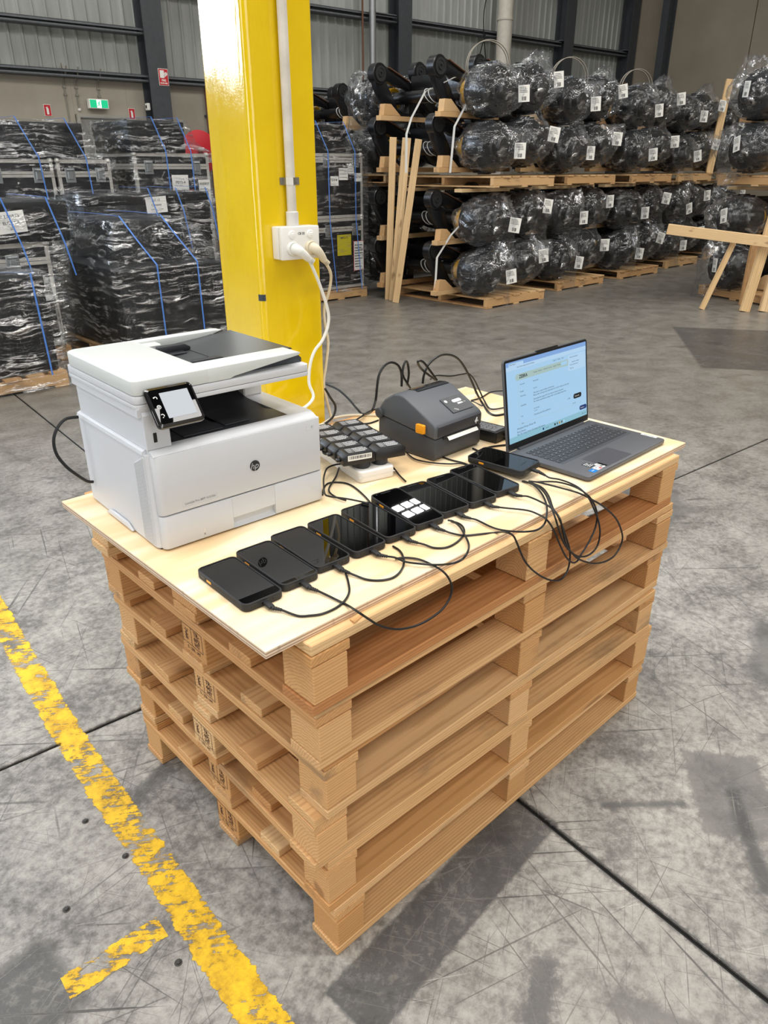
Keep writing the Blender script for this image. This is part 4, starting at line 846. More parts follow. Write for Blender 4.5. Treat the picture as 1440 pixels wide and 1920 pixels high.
for u, v, s_, z in ((.145, .30, 'Overview', .0055), (.30, .305, 'Description', .0055), (.145, .39, 'Details', .0058), (.30, .395, 'Summary', .005), (.145, .445, 'Operating', .0058), (.30, .455, 'This item is a part number and has been', .0062), (.30, .487, 'Please refer to the product description for further details on this item', .0062),
    (.30, .535, 'Recommended support for this device includes protection', .0062), (.30, .568, 'For further specifications please refer to the detailed data sheet', .0062), (.145, .565, 'Availability', .0058), (.30, .655, 'Part Number', .005), (.30, .685, 'In stock', .005), (.145, .70, 'Link', .0055), (.30, .735, 'Download the full specification', .0064), (.145, .79, 'Class', .0055),
    (.09, .842, 'Windows Printer Driver V8', .0075), (.09, .885, 'Print Drivers', .0075), (.09, .918, 'Mac OS / Linux Driver Download Information', .0070), (.035, .032, 'Zebra Support', .0050), (.12, .078, 'https://www.support/printers/desktop', .0052), (.56, .128, 'Sign In   Contact   Cart', .0055), (.775, .15, 'Recent downloads', .0055), (.80, .215, 'setup file complete', .005), (.775, .25, 'Full download history', .005), (.775, .295, 'Clear list', .005), (.73, .69, '10 MB', .0055), (.80, .775, 'Show all', .005), (.91, .79, 'v', .006), (.68, .962, '', .005)):
    if s_: stext(s_, u, v, z)
stext('Download', .832, .688, .0055, WINK); stext('Feedback', .908, .876, .0055, WINK)
for k, u in enumerate((.40, .55, .58, .61, .64, .67)): srect('task_icon', u, u+.016, .95, .978, (BLB, DKT, M('icon_slate', '5C6E85', .5), M('icon_yellow', 'C99A2A', .5), M('icon_brown', '6A5A4A', .5), CARDP)[k], .0018)
stext('Search', .435, .964, .0055); stext('ENG 11:42', .925, .962, .0048)

# ------------------------------------------------------------------ rugged phones charging in a row
PHW, PHL, PHH = .084, .176, .0165
def make_phone():
    o = thing('rugged_phone', 'x', 'phone')
    m = MB(); m.rbox(-PHW/2, PHW/2, -PHL/2, PHL/2, 0, PHH-.0018, .013, 6, .003); m.build('back_shell', RUBBER, o)
    m = MB(); oo = rrect(-PHW/2, PHW/2, -PHL/2, PHL/2, .013, 6); ii = rrect(-PHW/2+.0035, PHW/2-.0035, -PHL/2+.0035, PHL/2-.0035, .010, 6); n = len(oo)
    L = [[m.bm.verts.new((p[0], p[1], z)) for p in q] for q, z in ((oo, PHH-.004), (oo, PHH-.0008), (rrect(-PHW/2+.001, PHW/2-.001, -PHL/2+.001, PHL/2-.001, .012, 6), PHH), (rrect(-PHW/2+.003, PHW/2-.003, -PHL/2+.003, PHL/2-.003, .0105, 6), PHH), (ii, PHH-.0015), (ii, PHH-.004))]
    for A, B in zip(L, L[1:]+L[:1]):
        for i in range(n): m.bm.faces.new((A[i], A[(i+1) % n], B[(i+1) % n], B[i]))
    m.build('bumper', RUBBER, o)
    m = MB(); m.rbox(-PHW/2+.0036, PHW/2-.0036, -PHL/2+.0036, PHL/2-.0036, PHH-.004, PHH-.0013, .0098, 6); m.build('screen_glass', GLASS_BLK, o)
    m = MB(); m.rbox(-.014, .014, PHL/2-.0085, PHL/2-.0068, PHH-.0013, PHH-.0011, .0007, 2); m.build('speaker_slot', M('speaker_mesh', '2A2B2E', .6), o)
    m = MB(); m.lathe([(.0016, 0), (.0016, .0003)], (-.026, PHL/2-.0077, PHH-.0013), (0, 0, 1), 12); m.build('front_camera', M('lens_blue', '20262E', .1), o)
    m = MB(); m.box(-PHW/2-.0006, -PHW/2+.001, .030, .046, .0065, .0115, .0006); m.build('side_trigger', ORANGE, o)
    m = MB(); m.box(-PHW/2-.0005, -PHW/2+.001, .052, .068, .006, .0118, .0006); m.build('volume_key', M('key_black', '09090A', .4), o)
    for x0, x1 in ((-.029, -.017), (.017, .029)):
        m = MB(); m.box(x0, x1, -PHL/2-.0006, -PHL/2+.001, .0055, .0115, .0005); m.build('speaker_port', M('key_black', '09090A', .4), o)
    m = MB(); m.box(-.008, .008, -PHL/2-.0006, -PHL/2+.001, .0052, .0112, .0005); m.build('charging_port', M('key_black', '09090A', .4), o)
    return o
PHS = [(-.0449, .190, -92.0), (.0455, .199, -92.4), (.134, .208, -93.4), (.2265, .2035, -93.2), (.320, .2055, -95.6), (.4075, .2045, -97.4), (.495, .206, -98.4), (.583, .197, -98.8), (.671, .199, -97.6)]
PLAB = ['leftmost rugged phone of the row, nearest the front corner of the plywood', 'second rugged phone from the left in the row on the plywood', 'third rugged phone from the left in the row on the plywood', 'fourth rugged phone from the left in the row on the plywood',
        'middle rugged phone of the row of nine on the plywood', 'sixth rugged phone from the left in the row on the plywood', 'seventh rugged phone from the left in the row on the plywood', 'second last rugged phone at the right end of the row', 'last rugged phone of the row, beside the tilted phone near the laptop']
ph0 = make_phone()
for i, (x, y, a) in enumerate(PHS):
    o = ph0 if i == 0 else copy_tree(ph0)
    o.location = (x, y, TZ); o.rotation_euler = (0, 0, math.radians(a+90)); o['label'] = PLAB[i]
    if i == 5: o.rotation_euler.x = math.radians(2.9); o.location.z += .0045
    o['group'] = 'rugged phones charging in a row'
o = copy_tree(ph0); o.location = (.7805, .226, TZ+.0135); o.rotation_euler = (math.radians(-2.0), math.radians(-5), math.radians(2.5))
o['label'] = 'tilted rugged phone resting on cables beside the laptop'
for i in range(10):
    pts = [Vector(p) for p in CAB['u%d' % (i+1)]]
    x, y, a = PHS[i] if i < 9 else (.7805, .226, -88.5)
    ar = math.radians(a); d = Vector((math.cos(ar), math.sin(ar), 0)); z0 = TZ+.0082+(.016 if i == 9 else 0)
    tip = Vector((x, y, z0))+d*(PHL/2+.0015); end = Vector((pts[1].x, pts[1].y, max(pts[1].z, TZ+.0045)))
    lab = ['black usb cable plugged into the leftmost phone of the row', 'black usb cable from the second phone, drooping over the plywood edge', 'black usb cable plugged into the third phone from the left', 'black usb cable plugged into the fourth phone from the left', 'black usb cable plugged into the middle phone of the row',
           'black usb cable from the sixth phone, hanging in a deep loop', 'black usb cable plugged into the seventh phone from the left', 'black usb cable plugged into the second last phone, looping over the edge', 'black usb cable plugged into the last phone of the row, looping widest', 'black usb cable plugged into the tilted phone by the laptop'][i]
    c = thing('usb_cable', lab, 'cable', tip, 0, 'usb cables of the phones')
    dd = (end-tip); L_ = dd.length; dd.normalize()
    head = tip+d*.022+Vector((0, 0, -.0012)); 
    body = [tip, tip+d*.004, head]
    q = (head-tip).to_track_quat('Y', 'Z').to_matrix().to_4x4()
    m = MB(); m.box(-.0058, .0058, 0, .021, -.0032, .0032, .0016, 2, q); m.build('plug', RUBBER, c)
    m = MB(); m.box(-.0042, .0042, -.004, .001, -.0013, .0013, .0006, 1, q); m.build('metal_tip', CHROME, c)
    dirc = (end-head).normalized() if (end-head).length > .01 else d
    m = MB()
    m.tube([head-tip-dirc*.001, head-tip+dirc*.018], lambda s: .0036-.0012*s, 10, smooth=False)
    for k in range(4): m.lathe([(.0042-.0003*k, 0), (.0042-.0003*k, .0018)], head-tip+dirc*(.002+.0042*k), dirc, 10)
    m.build('strain_relief', RUBBER, c)
    tail = [head+dirc*.017, end] if (end-head).length > .03 else [head+dirc*.017]
    path = [head+dirc*.010]+tail+[Vector(p) for p in pts[2:]]
    MB().tube([p-tip for p in path], .0022, 8, 6).build('cable', CABLE, c)

# ------------------------------------------------------------------ power board and its adapters
SA = math.radians(-12.5)
ps = thing('power_board', 'white power board under the black power adapters', 'power board', (.444, .404, TZ), SA)
m = MB(); m.rbox(0, .102, 0, .40, 0, .030, .012, 5, .004, None, 3); m.build('casing', M('power_board_white', 'E9E7E2', .35), ps)
m = MB(); m.box(-.0004, .1024, .0, .40, .0146, .0152); m.build('casing_seam', WGREY, ps, smooth=0)
for r_ in range(5):
    for cx in (.026, .076):
        MB().lathe([(.0215, 0), (.0215, .0008)], (cx, .045+.060*r_, .030), (0, 0, 1), 24).build('socket', WGREY, ps)
def make_adapter(side):
    """side=+1 body reaches right of its pins, barcode-less; -1 reaches left and shows the barcode label"""
    o = thing('power_adapter', 'x', 'power adapter')
    m = MB(); m.lathe([(.0195, 0), (.0205, .003), (.0195, .016)], (0, 0, 0), (0, 0, 1), 24); m.build('plug_collar', CHAR, o)
    x0, x1 = (-.022, .062) if side > 0 else (-.060, .026)
    m = MB(); m.prism([(x0, .016), (x1, .016), (x1, .040), (x1-.010, .046), (x0+.012, .046), (x0, .036)], 'y', -.0235, .0235, .002); m.build('body', BLACK, o)
    m = MB(); m.box(x0+.016, x1-.012, -.019, .018, .0461, .0464); lb = m.build('rating_label', M('rating_label_dark', '2B2D31', .4), o, smooth=0)
    m = MB(); q = Matrix.Translation((0, 0, .0466)); lines(m, q, x0+.036, x1-.014, -.016, .014, 4, .0034, 3 if side > 0 else 9); lines(m, q, x0+.018, x0+.034, -.016, .014, 6, .0016, 5); m.build('print', M('label_print_grey', 'DADBDC', .5), lb, smooth=0)
    if side < 0:
        m = MB(); m.box(x0+.012, x1-.010, -.0241, -.0236, .028, .042); bl = m.build('barcode_label', PAPER, o, smooth=0)
        m = MB(); bars(m, basis((0, -.0243, 0), (1, 0, 0), (0, 0, 1)), x0+.016, x1-.014, .032, .040, 26, 4); m.build('print', INK, bl, smooth=0)
    xs = x1 if side > 0 else x0
    m = MB(); m.box(min(xs, xs+side*.010), max(xs, xs+side*.010), -.006, .006, .022, .030, .0015); m.build('cable_end', CHAR, o)
    return o
aR, aL = make_adapter(1), make_adapter(-1)
ps_m = Matrix.Translation((.444, .404, TZ))@Matrix.Rotation(SA, 4, 'Z')
rl = ('nearest', 'second', 'third', 'fourth', 'furthest')
for r_ in range(5):
    for a0, cx, nm in ((aR, .078, 'right'), (aL, .027, 'left')):
        o = a0 if r_ == 0 else copy_tree(a0)
        p = ps_m@Vector((cx, .036+.0505*r_, .0308)); o.location = p; o.rotation_euler = (0, 0, SA-.06+.03*((r_*7) % 3-1))
        o['label'] = f'{rl[r_]} black power adapter in the {nm} column on the white power board'; o['group'] = 'power adapters on the power board'
for k, lab, mat, r in (('a1', 'black cable from the nearest left adapter curling down by the white printer', CABLE, .0022), ('a2', 'black cable loop lying between the white printer and the phones', CABLE, .0022), ('a3', 'short black cable hanging beside the near end of the power board', CABLE, .0022),
    ('a4', 'black cable from the nearest right adapter running past the label printer', CABLE, .0022), ('a5', 'black cable crossing in front of the power board to the phones', CABLE, .0022), ('a6', 'black cable lying along the foot of the label printer', CABLE, .0022), ('a7', 'small black cable loop over the left adapters', CABLE, .0022),
    ('z1', 'black cord arching up behind the label printer on its left', CABLE, .0036), ('z2', 'tight upright black cord loop behind the label printer', CABLE, .0034), ('z3', 'black cord arching over to the right of the label printer', CABLE, .0036), ('z4', 'bent over black cord loop at the label printer back corner', CABLE, .0036),
    ('z5', 'thin black cable passing behind the label printer to the laptop', CABLE, .0026), ('z6', 'black cable lying left of the label printer hinge', CABLE, .0026), ('z7', 'short black cable lying behind the adapters', CABLE, .0026), ('w3', 'white cord lying along the back of the plywood', BCABLE, .0042), ('p1', 'black cord curling against the foot of the yellow pillar', CABLE, .0036),
    ('r1', 'thin black cable lying on the plywood behind the laptop', CABLE, .0024), ('r3', 'kinked thin black cable right of the label printer', CABLE, .0020), ('r4', 'black cable at the front right foot of the label printer', CABLE, .0026), ('r5', 'black cable from the charger brick to the side of the laptop', CABLE, .0026)):
    pts = [Vector(p) for p in CAB[k]]
    if k in ('a1', 'a3', 'a7', 'a5', 'a4', 'a6'): pass
    cord('black_cable' if mat is CABLE else 'white_cable', lab, pts, r, mat)
bk = thing('charger_brick', 'black laptop charger brick between the label printer and the laptop', 'charger', (.918, .360, TZ), math.radians(6))
m = MB(); m.rbox(0, .070, 0, .150, 0, .032, .004, 3, .0025); m.build('body', BLACK, bk)
m = MB(); m.box(.006, .064, .008, .142, .0320, .0323); lb = m.build('rating_label', M('rating_label_dark', '2B2D31', .4), bk, smooth=0)
m = MB(); q = Matrix.Translation((0, 0, .0325))@Matrix.Rotation(PI/2, 4, 'Z'); lines(m, q, .012, .138, -.060, -.010, 6, .0042, 14); m.build('print', M('worn_print', '9FA1A4', .5), lb, smooth=0)
m = MB(); m.lathe([(.0075, 0), (.0075, .004), (.005, .006), (.005, .010), (.0055, .011), (.0042, .016)], (.052, 0, .016), (0, -1, 0), 16); m.build('strain_relief', RUBBER, bk)
m = MB(); m.box(-.006, .006, -.022, 0, -.004, .004, .002); pg = m.build('laptop_plug', CHAR, None, (.8605, .2335, TZ+.009), rot=(0, 0, -PI/2+.1))
tag(pg, 'small black power plug in the left side of the laptop', 'plug')

# ------------------------------------------------------------------ wrapped axles on pallets
def stringer_pallet(label, loc, rot=0.0, L=1.22, D=1.62, group=None):
    o = thing('axle_pallet', label, 'pallet', loc, rot, group)
    for i, y in enumerate((.03, D/2, D-.03)): ob('stringer', board_mesh(L, .05, .085, WOOD_FAR, 'stringer'), o, (L/2, y, .062))
    for i in range(3): ob('bottom_board', board_mesh(D, .11, .017, WOOD_FAR, 'bottom_board_s'), o, (.06+(L-.12)*i/2, D/2, .0095), PI/2)
    for i in range(7): ob('deck_board', board_mesh(D, .13, .020, WOOD_FAR, 'deck_board_s'), o, (.068+(L-.136)*i/6, D/2+prng.uniform(-.01, .01), .116), PI/2)
    return o
def bag_mesh(seed, plumes, rad=(.40, .37, .285)):
    bm = bmesh.new(); bmesh.ops.create_icosphere(bm, subdivisions=5, radius=1)
    off = Vector((seed*3.1, seed*1.3, seed*2.2))
    for v in bm.verts:
        d = v.co.normalized(); r = 1.0
        a = noise.fractal(d*2.1+off, 1.0, 2.0, 3); b = 1-abs(noise.noise(d*5.5+off*1.7)); c = 1-abs(noise.noise(Vector((d.x*3, d.y*3, d.z*9))+off))
        r += .11*a+.10*(b-.7)+.035*(c-.7)
        p = Vector((d.x*rad[0], d.y*rad[1], d.z*rad[2]))*r
        for pd, amt, w in plumes:
            pd = pd.normalized(); ang = d.angle(pd); k = math.exp(-(ang/w)**2)
            p += pd*amt*k*(1+.35*noise.noise(d*13+off)); p += Vector((d.y, -d.x, d.z))*.06*k*noise.noise(d*17+off)
        v.co = p
    me = bpy.data.meshes.new('plastic_bag'); bm.to_mesh(me); bm.free(); me.materials.append(BAG); me.shade_smooth(); return me
V = Vector
BAGS = [bag_mesh(1, [(V((.5, -.3, -1)), .36, .34), (V((.5, -.5, 1)), .10, .5)]), bag_mesh(2, [(V((.9, -.3, .45)), .30, .40)]), bag_mesh(3, [(V((.3, -.5, -1)), .40, .30), (V((.8, 0, .6)), .12, .4)]), bag_mesh(4, [(V((1, .1, .25)), .22, .42)]), bag_mesh(5, [(V((.7, .1, 1)), .22, .42), (V((.1, 0, 1)), .08, .3)])]
def axle_meshes(s):
    """s=+1: trailing arms reach towards local -x; s=-1 mirrored"""
    def X(pts): return [(x*s, z) for x, z in pts]
    d = {}
    m = MB(); m.lathe([(.11, .16), (.085, .30), (.072, .40), (.072, 1.50), (.085, 1.60), (.11, 1.74)], (0, 0, 0), (0, 1, 0), 20); d['axle_tube'] = m.data('axle_tube', AXLE)
    m = MB(); y0, y1 = -.045, .045
    m.prism(X([(-.42, .155), (-.31, .30), (-.335, .345), (.18, .17), (.24, .09), (.24, .0), (.06, .11), (-.14, .13), (-.27, .17)]), 'y', y0, y1, .012, 2)
    m.prism(X([(-.505, .23), (-.46, .10), (-.33, -.10), (-.16, -.23), (0, -.27), (.24, -.27), (.24, -.17), (.03, -.16), (-.09, -.12), (-.20, .04), (-.30, .17)]), 'y', y0, y1, .012, 2)
    m.prism(X([(.12, .09), (.245, .05), (.245, -.24), (.10, -.24)]), 'y', y0, y1, .008, 1)
    m.lathe([(.112, 0), (.118, .006), (.118, .114), (.112, .12)], (-.405*s, -.06, .245), (0, 1, 0), 28)
    d['trailing_arm'] = m.data('trailing_arm', AXLE)
    m = MB(); m.lathe([(.086, 0), (.086, .008), (.060, .008), (.058, .003), (.036, .003), (.034, .014), (.018, .014), (.016, .002), (0, .002)], (-.405*s, -.061, .245), (0, -1, 0), 26); d['bushing'] = m.data('bushing', AXRUB)
    m = MB(); m.prism(X([(-.26, .315), (.10, .185), (.10, .192), (-.26, .324)]), 'y', -.07, .05); d['cardboard_strip'] = m.data('cardboard_strip', CARD, 0)
    m = MB(); m.box(.13 if s > 0 else -.24, .24 if s > 0 else -.13, -.45, .45, .02, .25, .012, 2); d['cross_beam'] = m.data('cross_beam', AXLE)
    m = MB(); m.lathe([(.10, .22), (.22, .19), (.27, .13), (.28, .03), (.265, -.03), (.265, -.10), (.24, -.15), (.13, -.16), (.11, -.18), (.11, -.26), (.09, -.28), (0, -.28)][::-1], (0, 0, 0), (0, 1, 0), 30)
    for k in range(10):
        a = 2*PI*k/10; m.lathe([(.014, 0), (.014, .045), (.008, .05)], (.165*math.cos(a), -.145, .165*math.sin(a)), (0, -1, 0), 8)
    for k in range(20):
        a = 2*PI*k/20; c, q = math.cos(a), math.sin(a); m.box(-.008, .008, -.10, .10, .262, .288, 0, 1, Matrix.Rotation(a, 4, 'Y'))
    d['wheel_hub'] = m.data('wheel_hub', AXLE)
    m = MB(); m.lathe([(.09, 0), (.105, .01), (.105, .16), (.08, .19), (.03, .20)], (.13*s, .30, .02), (.35*s, .2, 1), 18); d['brake_chamber'] = m.data('brake_chamber', AXLE)
    m = MB(); m.lathe([(.122, .27), (.128, .28), (.128, .33), (.118, .34)], (0, 0, 0), (0, 1, 0), 24); d['yellow_cap'] = m.data('yellow_cap', TAPE)
    m = MB(); m.box(-.075, .075, -.004, 0, -.085, .085, .0006); d['paper_tag'] = m.data('paper_tag', PAPER, 0)
    m = MB(); q = basis((0, -.0046, 0), (1, 0, 0), (0, 0, 1)); lines(m, q, -.06, .06, .005, .07, 4, .006, 2); bars(m, q, -.03, .03, -.07, -.03, 10, 3); d['tag_print'] = m.data('tag_print', INK, 0)
    m = MB()
    for t0 in (.86, .93): m.tube([(0+.079*math.cos(a*PI/6+.2), t0+.05*math.sin(a*PI/6), .079*math.sin(a*PI/6+.2)) for a in range(12)], .006, 5)
    d['tie'] = m.data('tie', STRAPW)
    m = MB(); m.box(-.065, .055, -.05, .05, -.0, .003, .0005, 1, Matrix.Translation((0, .72, .074))); d['axle_label'] = m.data('axle_label', PAPER, 0)
    return d
AXM = {1: axle_meshes(1), -1: axle_meshes(-1)}
arng = random.Random(21)
def axle(label, loc, rot, s, bag, group, tagpos=(.20, -.34, -.04), full=True):
    d = AXM[s]; o = thing('truck_axle', label, 'axle', loc, rot, group)
    ob('axle_tube', d['axle_tube'], o)
    for y in (.45, 1.45):
        a = ob('trailing_arm', d['trailing_arm'], o, (0, y, 0)); ob('bushing', d['bushing'], a); 
        if full: ob('cardboard_strip', d['cardboard_strip'], a)
    ob('cross_beam', d['cross_beam'], o, (0, .95, 0)); ob('wheel_hub', d['wheel_hub'], o); ob('brake_chamber', d['brake_chamber'], o); ob('yellow_cap', d['yellow_cap'], o)
    b = ob('plastic_bag', BAGS[bag], o, (.02*s, -.02, 0)); b.rotation_euler = (0, arng.uniform(-.12, .12), arng.uniform(-.15, .15)); b.scale = (s, 1, arng.uniform(.94, 1.04))
    tg = ob('paper_tag', d['paper_tag'], o, (tagpos[0]*s, -.40*math.sqrt(1-(tagpos[0]/.4)**2-(tagpos[2]/.285)**2)-.012, tagpos[2]), arng.uniform(-.5, -.2)*1.0); tg.rotation_euler.y = arng.uniform(-.25, .25); ob('tag_print', d['tag_print'], tg)['kind'] = 'stuff'
    if full:
        ob('wheel_hub', d['wheel_hub'], o, (0, 1.9, 0), PI); b2 = ob('plastic_bag', BAGS[(bag+2) % 5], o, (0, 1.92, 0), PI)
        ob('tie', d['tie'], o); ob('axle_label', d['axle_label'], o); ob('yellow_cap', d['yellow_cap'], o, (0, 1.9, 0), PI)
    return o
_br = {}
def bearer(label, loc, rot, s, group):
    o = thing('timber_bearer', label, 'timber', loc, rot, group)
    ob('timber', board_mesh(1.05, .09, .055, WOOD_FAR, 'bearer'), o, (.02*s, 0, 0))
    if s not in _br:
        m = MB(); m.prism([(-.46*s, .0285), (-.16*s, .0285), (-.33*s, .155), (-.44*s, .155)], 'y', -.045, .045, .002, 1); _br[s] = m.data('wedge', WOOD_FAR, 0)
    ob('wedge', _br[s], o)
TIER = ((.42, 'bottom', 0), (1.02, 'second', 0), (1.835, 'third', 1), (2.42, 'top', 1))
def stack(name, ox, oy, rot=0.0, s=1, pair=True, hub=(.11, .24), full=True, tiers=(0, 1, 2, 3), off2=(.76, .06, .07), bagsel=(0, 2, 1, 3)):
    Rm = Matrix.Rotation(rot, 4, 'Z'); O = Vector((ox, oy, 0))
    def w(x, y, z): return O+Rm@Vector((x, y, z))
    stringer_pallet('lower pallet of the '+name, w(0, 0, 0), rot, group='pallets under the wrapped axles')
    stringer_pallet('upper pallet of the '+name, w(0, 0, 1.40), rot, group='pallets under the wrapped axles')
    for k, y in enumerate((.42, 1.30)):
        p = thing('pine_plank', ('front' if k == 0 else 'rear')+' plank under the upper pallet of the '+name, 'plank', w(.55, y, 1.365), rot, 'planks under the upper pallets'); ob('plank', board_mesh(1.4, .12, .04, PINE, 'underplank'), p)
    for t in tiers:
        z, tn, up = TIER[t]
        axle(tn+' tier left axle of the '+name if pair else tn+' tier axle of the '+name, w(hub[0], hub[1], z), rot, s, bagsel[t], 'wrapped truck axles', tagpos=(.20, -.34, -.04) if s > 0 else (-.10, -.34, .04), full=full)
        if pair: axle(tn+' tier right axle of the '+name, w(hub[0]+off2[0], hub[1]+off2[1], z+off2[2]), rot, s, (4, 3, 1, 2)[(t+int(ox)) % 4] if t < 3 else 4, 'wrapped truck axles', tagpos=(.18, -.30, .08), full=full)
        for k, y in enumerate((.30, 1.30)):
            bearer(('front' if k == 0 else 'rear')+' timber under the '+tn+' tier of the '+name, w(hub[0]-.02*s, hub[1]+y, z-.243), rot, s, 'timber bearers under the axles')
stack('first axle stack beside the leaning planks', 6.76, 5.16)
stack('second axle stack from the leaning planks', 8.66, 5.42, bagsel=(2, 0, 4, 1))
stack('third axle stack from the leaning planks', 10.42, 5.46, bagsel=(0, 2, 3, 0))
stack('fourth axle stack from the leaning planks', 12.24, 5.64, bagsel=(2, 0, 2, 3), full=False)
stack('fifth axle stack, behind the tall upright plank', 14.1, 5.80, full=False, bagsel=(1, 3, 0, 2))
stack('rear axle stack seen beside the yellow pillar', 7.94, 8.26, full=True, bagsel=(1, 3, 0, 2))
stack('axle stack behind the sawhorse at the right', 9.9, 3.92, math.radians(-109), -1, False, (.46, .02), False, bagsel=(0, 3, 2, 4))
for (x, y, z), nm in (((7.12, 5.62, 2.70), 'first'), ((9.06, 5.80, 2.70), 'second'), ((10.92, 5.86, 2.70), 'third')):
    for k in range(2):
        o = thing('steel_hoop', ('front' if k == 0 else 'rear')+' bright steel hoop standing on top of the '+nm+' axle stack', 'hoop', (x+.05*k, y+.07*k, z), math.radians(-28), 'steel hoops on the axles')
        MB().lathe([(.262, 0), (.268, 0), (.268, .022), (.262, .022), (.262, 0)], (0, 0, 0), (0, 1, 0), 40, False).build('band', M('bright_band', 'BDB6AA', .35, .5), o)
# white tie-down straps on the first stack
def wstrap(name, label, pts, wv, mat, group, cat='strap', th=.002):
    o = thing(name, label, cat, Vector(pts[0]), 0, group); b = Vector(pts[0])
    MB().ribbon([Vector(p)-b for p in pts], wv, th).build('band', mat, o, smooth=0)
WV = (.009, -.009, 0)
wstrap('white_strap', 'long white strap from the top left axle of the first stack down to its planks', [(6.62, 5.70, 2.56), (6.42, 5.98, 2.42), (6.30, 6.08, 2.15), (6.24, 6.10, 1.98), (6.24, 6.10, 1.56)], WV, STRAPW, 'white straps on the axles')
wstrap('white_strap', 'white strap between the top left hub and arm of the first stack', [(6.86, 5.52, 2.52), (6.76, 5.55, 2.44), (6.72, 5.56, 2.34), (6.55, 5.62, 2.05), (6.50, 5.62, 1.56)], WV, STRAPW, 'white straps on the axles')
wstrap('white_strap', 'white strap on the lower left axles of the first stack', [(6.70, 5.55, 1.02), (6.55, 5.62, .86), (6.42, 5.72, .60), (6.40, 5.72, .15)], WV, STRAPW, 'white straps on the axles')
# loose timbers
def timber(label, a, b, w, h, mat=PINE, up=(0, 0, 1), group=None):
    a, b = Vector(a), Vector(b); d = (b-a); L = d.length; x = d.normalized(); y = Vector(up).cross(x)
    if y.length < 1e-3: y = Vector((0, 1, 0))
    y.normalize(); z = x.cross(y)
    o = thing('timber', label, 'timber', a, 0, group)
    t = ob('plank', MB().box(-L/2, L/2, -w/2, w/2, -h/2, h/2, .003).data('plank', mat, 0), o)
    mt = Matrix((x, y, z)).transposed().to_4x4(); t.rotation_euler = mt.to_euler(); t.location = d/2
    return o
LEAN = (-.73, -.68, 0)
timber('leftmost of three pine planks leaning against the axle stack', (6.40, 6.58, .0), (6.33, 6.42, 1.955), .085, .045, up=LEAN, group='three leaning planks')
timber('middle of three pine planks leaning against the axle stack', (6.385, 6.47, .0), (6.395, 6.25, 1.945), .105, .05, up=LEAN, group='three leaning planks')
timber('rightmost of three pine planks leaning against the axle stack', (6.30, 6.33, .0), (6.47, 6.12, 1.93), .085, .055, up=LEAN, group='three leaning planks')
timber('tall plank standing upright in front of the fourth axle stack', (13.38, 5.67, 1.529), (13.50, 5.63, 2.98), .12, .045, up=(-.7, -.7, 0))
timber('sawhorse top rail pointing towards the wrapped axles', (8.58, 3.84, .925), (9.15, 2.35, .775), .07, .12, mat=PINE)
timber('thin sawhorse leg, leftmost under the top rail', (8.72, 3.3, 0), (8.96, 3.16, .78), .055, .055, up=(-.7, -.7, 0))
timber('long pine board leaning behind the sawhorse rail, standing right of the thin leg', (8.94, 2.86, 0), (9.31, 2.83, 1.60), .11, .06, up=(-.7, -.7, 0))
timber('sawhorse leg cut by the right edge of the photo', (9.10, 2.70, 0), (9.30, 2.72, .78), .10, .06, up=(-.7, -.7, 0))
timber('short post standing behind the sawhorse rail', (9.42, 3.08, 0), (9.42, 3.08, .86), .10, .05, mat=WOOD_FAR, up=(-.7, -.7, 0))

# ------------------------------------------------------------------ wrapped loads at the left
_rail = {}
def rail(L):
    L = round(L, 3)
    if L not in _rail: _rail[L] = MB().prism([(0, 0), (.035, 0), (.035, .004), (.004, .004), (.004, .035), (0, .035)], 'x', 0, L).data('edge_rail', ALU, 0)
    return _rail[L]
BALL = MB().lathe([(0, 0), (.02, .004), (.034, .02), (.034, .03), (.02, .05), (0, .054)], (0, 0, -.027), (0, 0, 1), 12).data('corner_ball', ALU)
LATCH = MB().box(-.055, .055, -.008, 0, -.075, .075, .004).box(-.030, .030, -.018, -.006, -.045, .040, .006).cyl((-.04, -.012, .055), (.04, -.012, .055), .010, n=8).data('latch', GALV)
def flight_case(label, x0, x1, y0, y1, z0, z1, lid=.22, latches=(.2, .8), group='flight cases'):
    o = thing('flight_case', label, 'case', (x0, y0, z0), 0, group); L, D, H = x1-x0, y1-y0, z1-z0
    MB().box(.006, L-.006, .006, D-.006, .004, H-.004, .004).build('panels', CASEB, o, smooth=0)
    for z, fz in ((0, 1), (H, -1)):
        for y, fy in ((0, 1), (D, -1)):
            r = ob('edge_rail', rail(L), o, (0, y, z)); r.scale = (1, fy, fz)
        for x, fx in ((0, 1), (L, -1)):
            r = ob('edge_rail', rail(D), o, (x, 0, z), PI/2); r.scale = (1, -fx, fz)
    for x, fx in ((0, 1), (L, -1)):
        for y, fy in ((0, 1), (D, -1)):
            r = ob('edge_rail', rail(H), o, (x, y, 0)); r.rotation_euler = (0, -PI/2, 0); r.scale = (1, fy, -fx)
            for z in (.012, H-.012): ob('corner_ball', BALL, o, (x+fx*.018, y+fy*.018, z))
    zl = H-lid*H if lid < 1 else H-lid
    for dz in (-.016, .016):
        MB().box(.004, L-.004, -.003, .006, zl+dz*1.0-.014, zl+dz+.014, .002).build('lid_band', ALU, o, smooth=0)
        MB().box(-.003, .006, .004, D-.004, zl+dz-.014, zl+dz+.014, .002).build('lid_band', ALU, o, smooth=0)
    for u in latches: ob('latch', LATCH, o, (L*u, -.002, zl-.01))
    return o
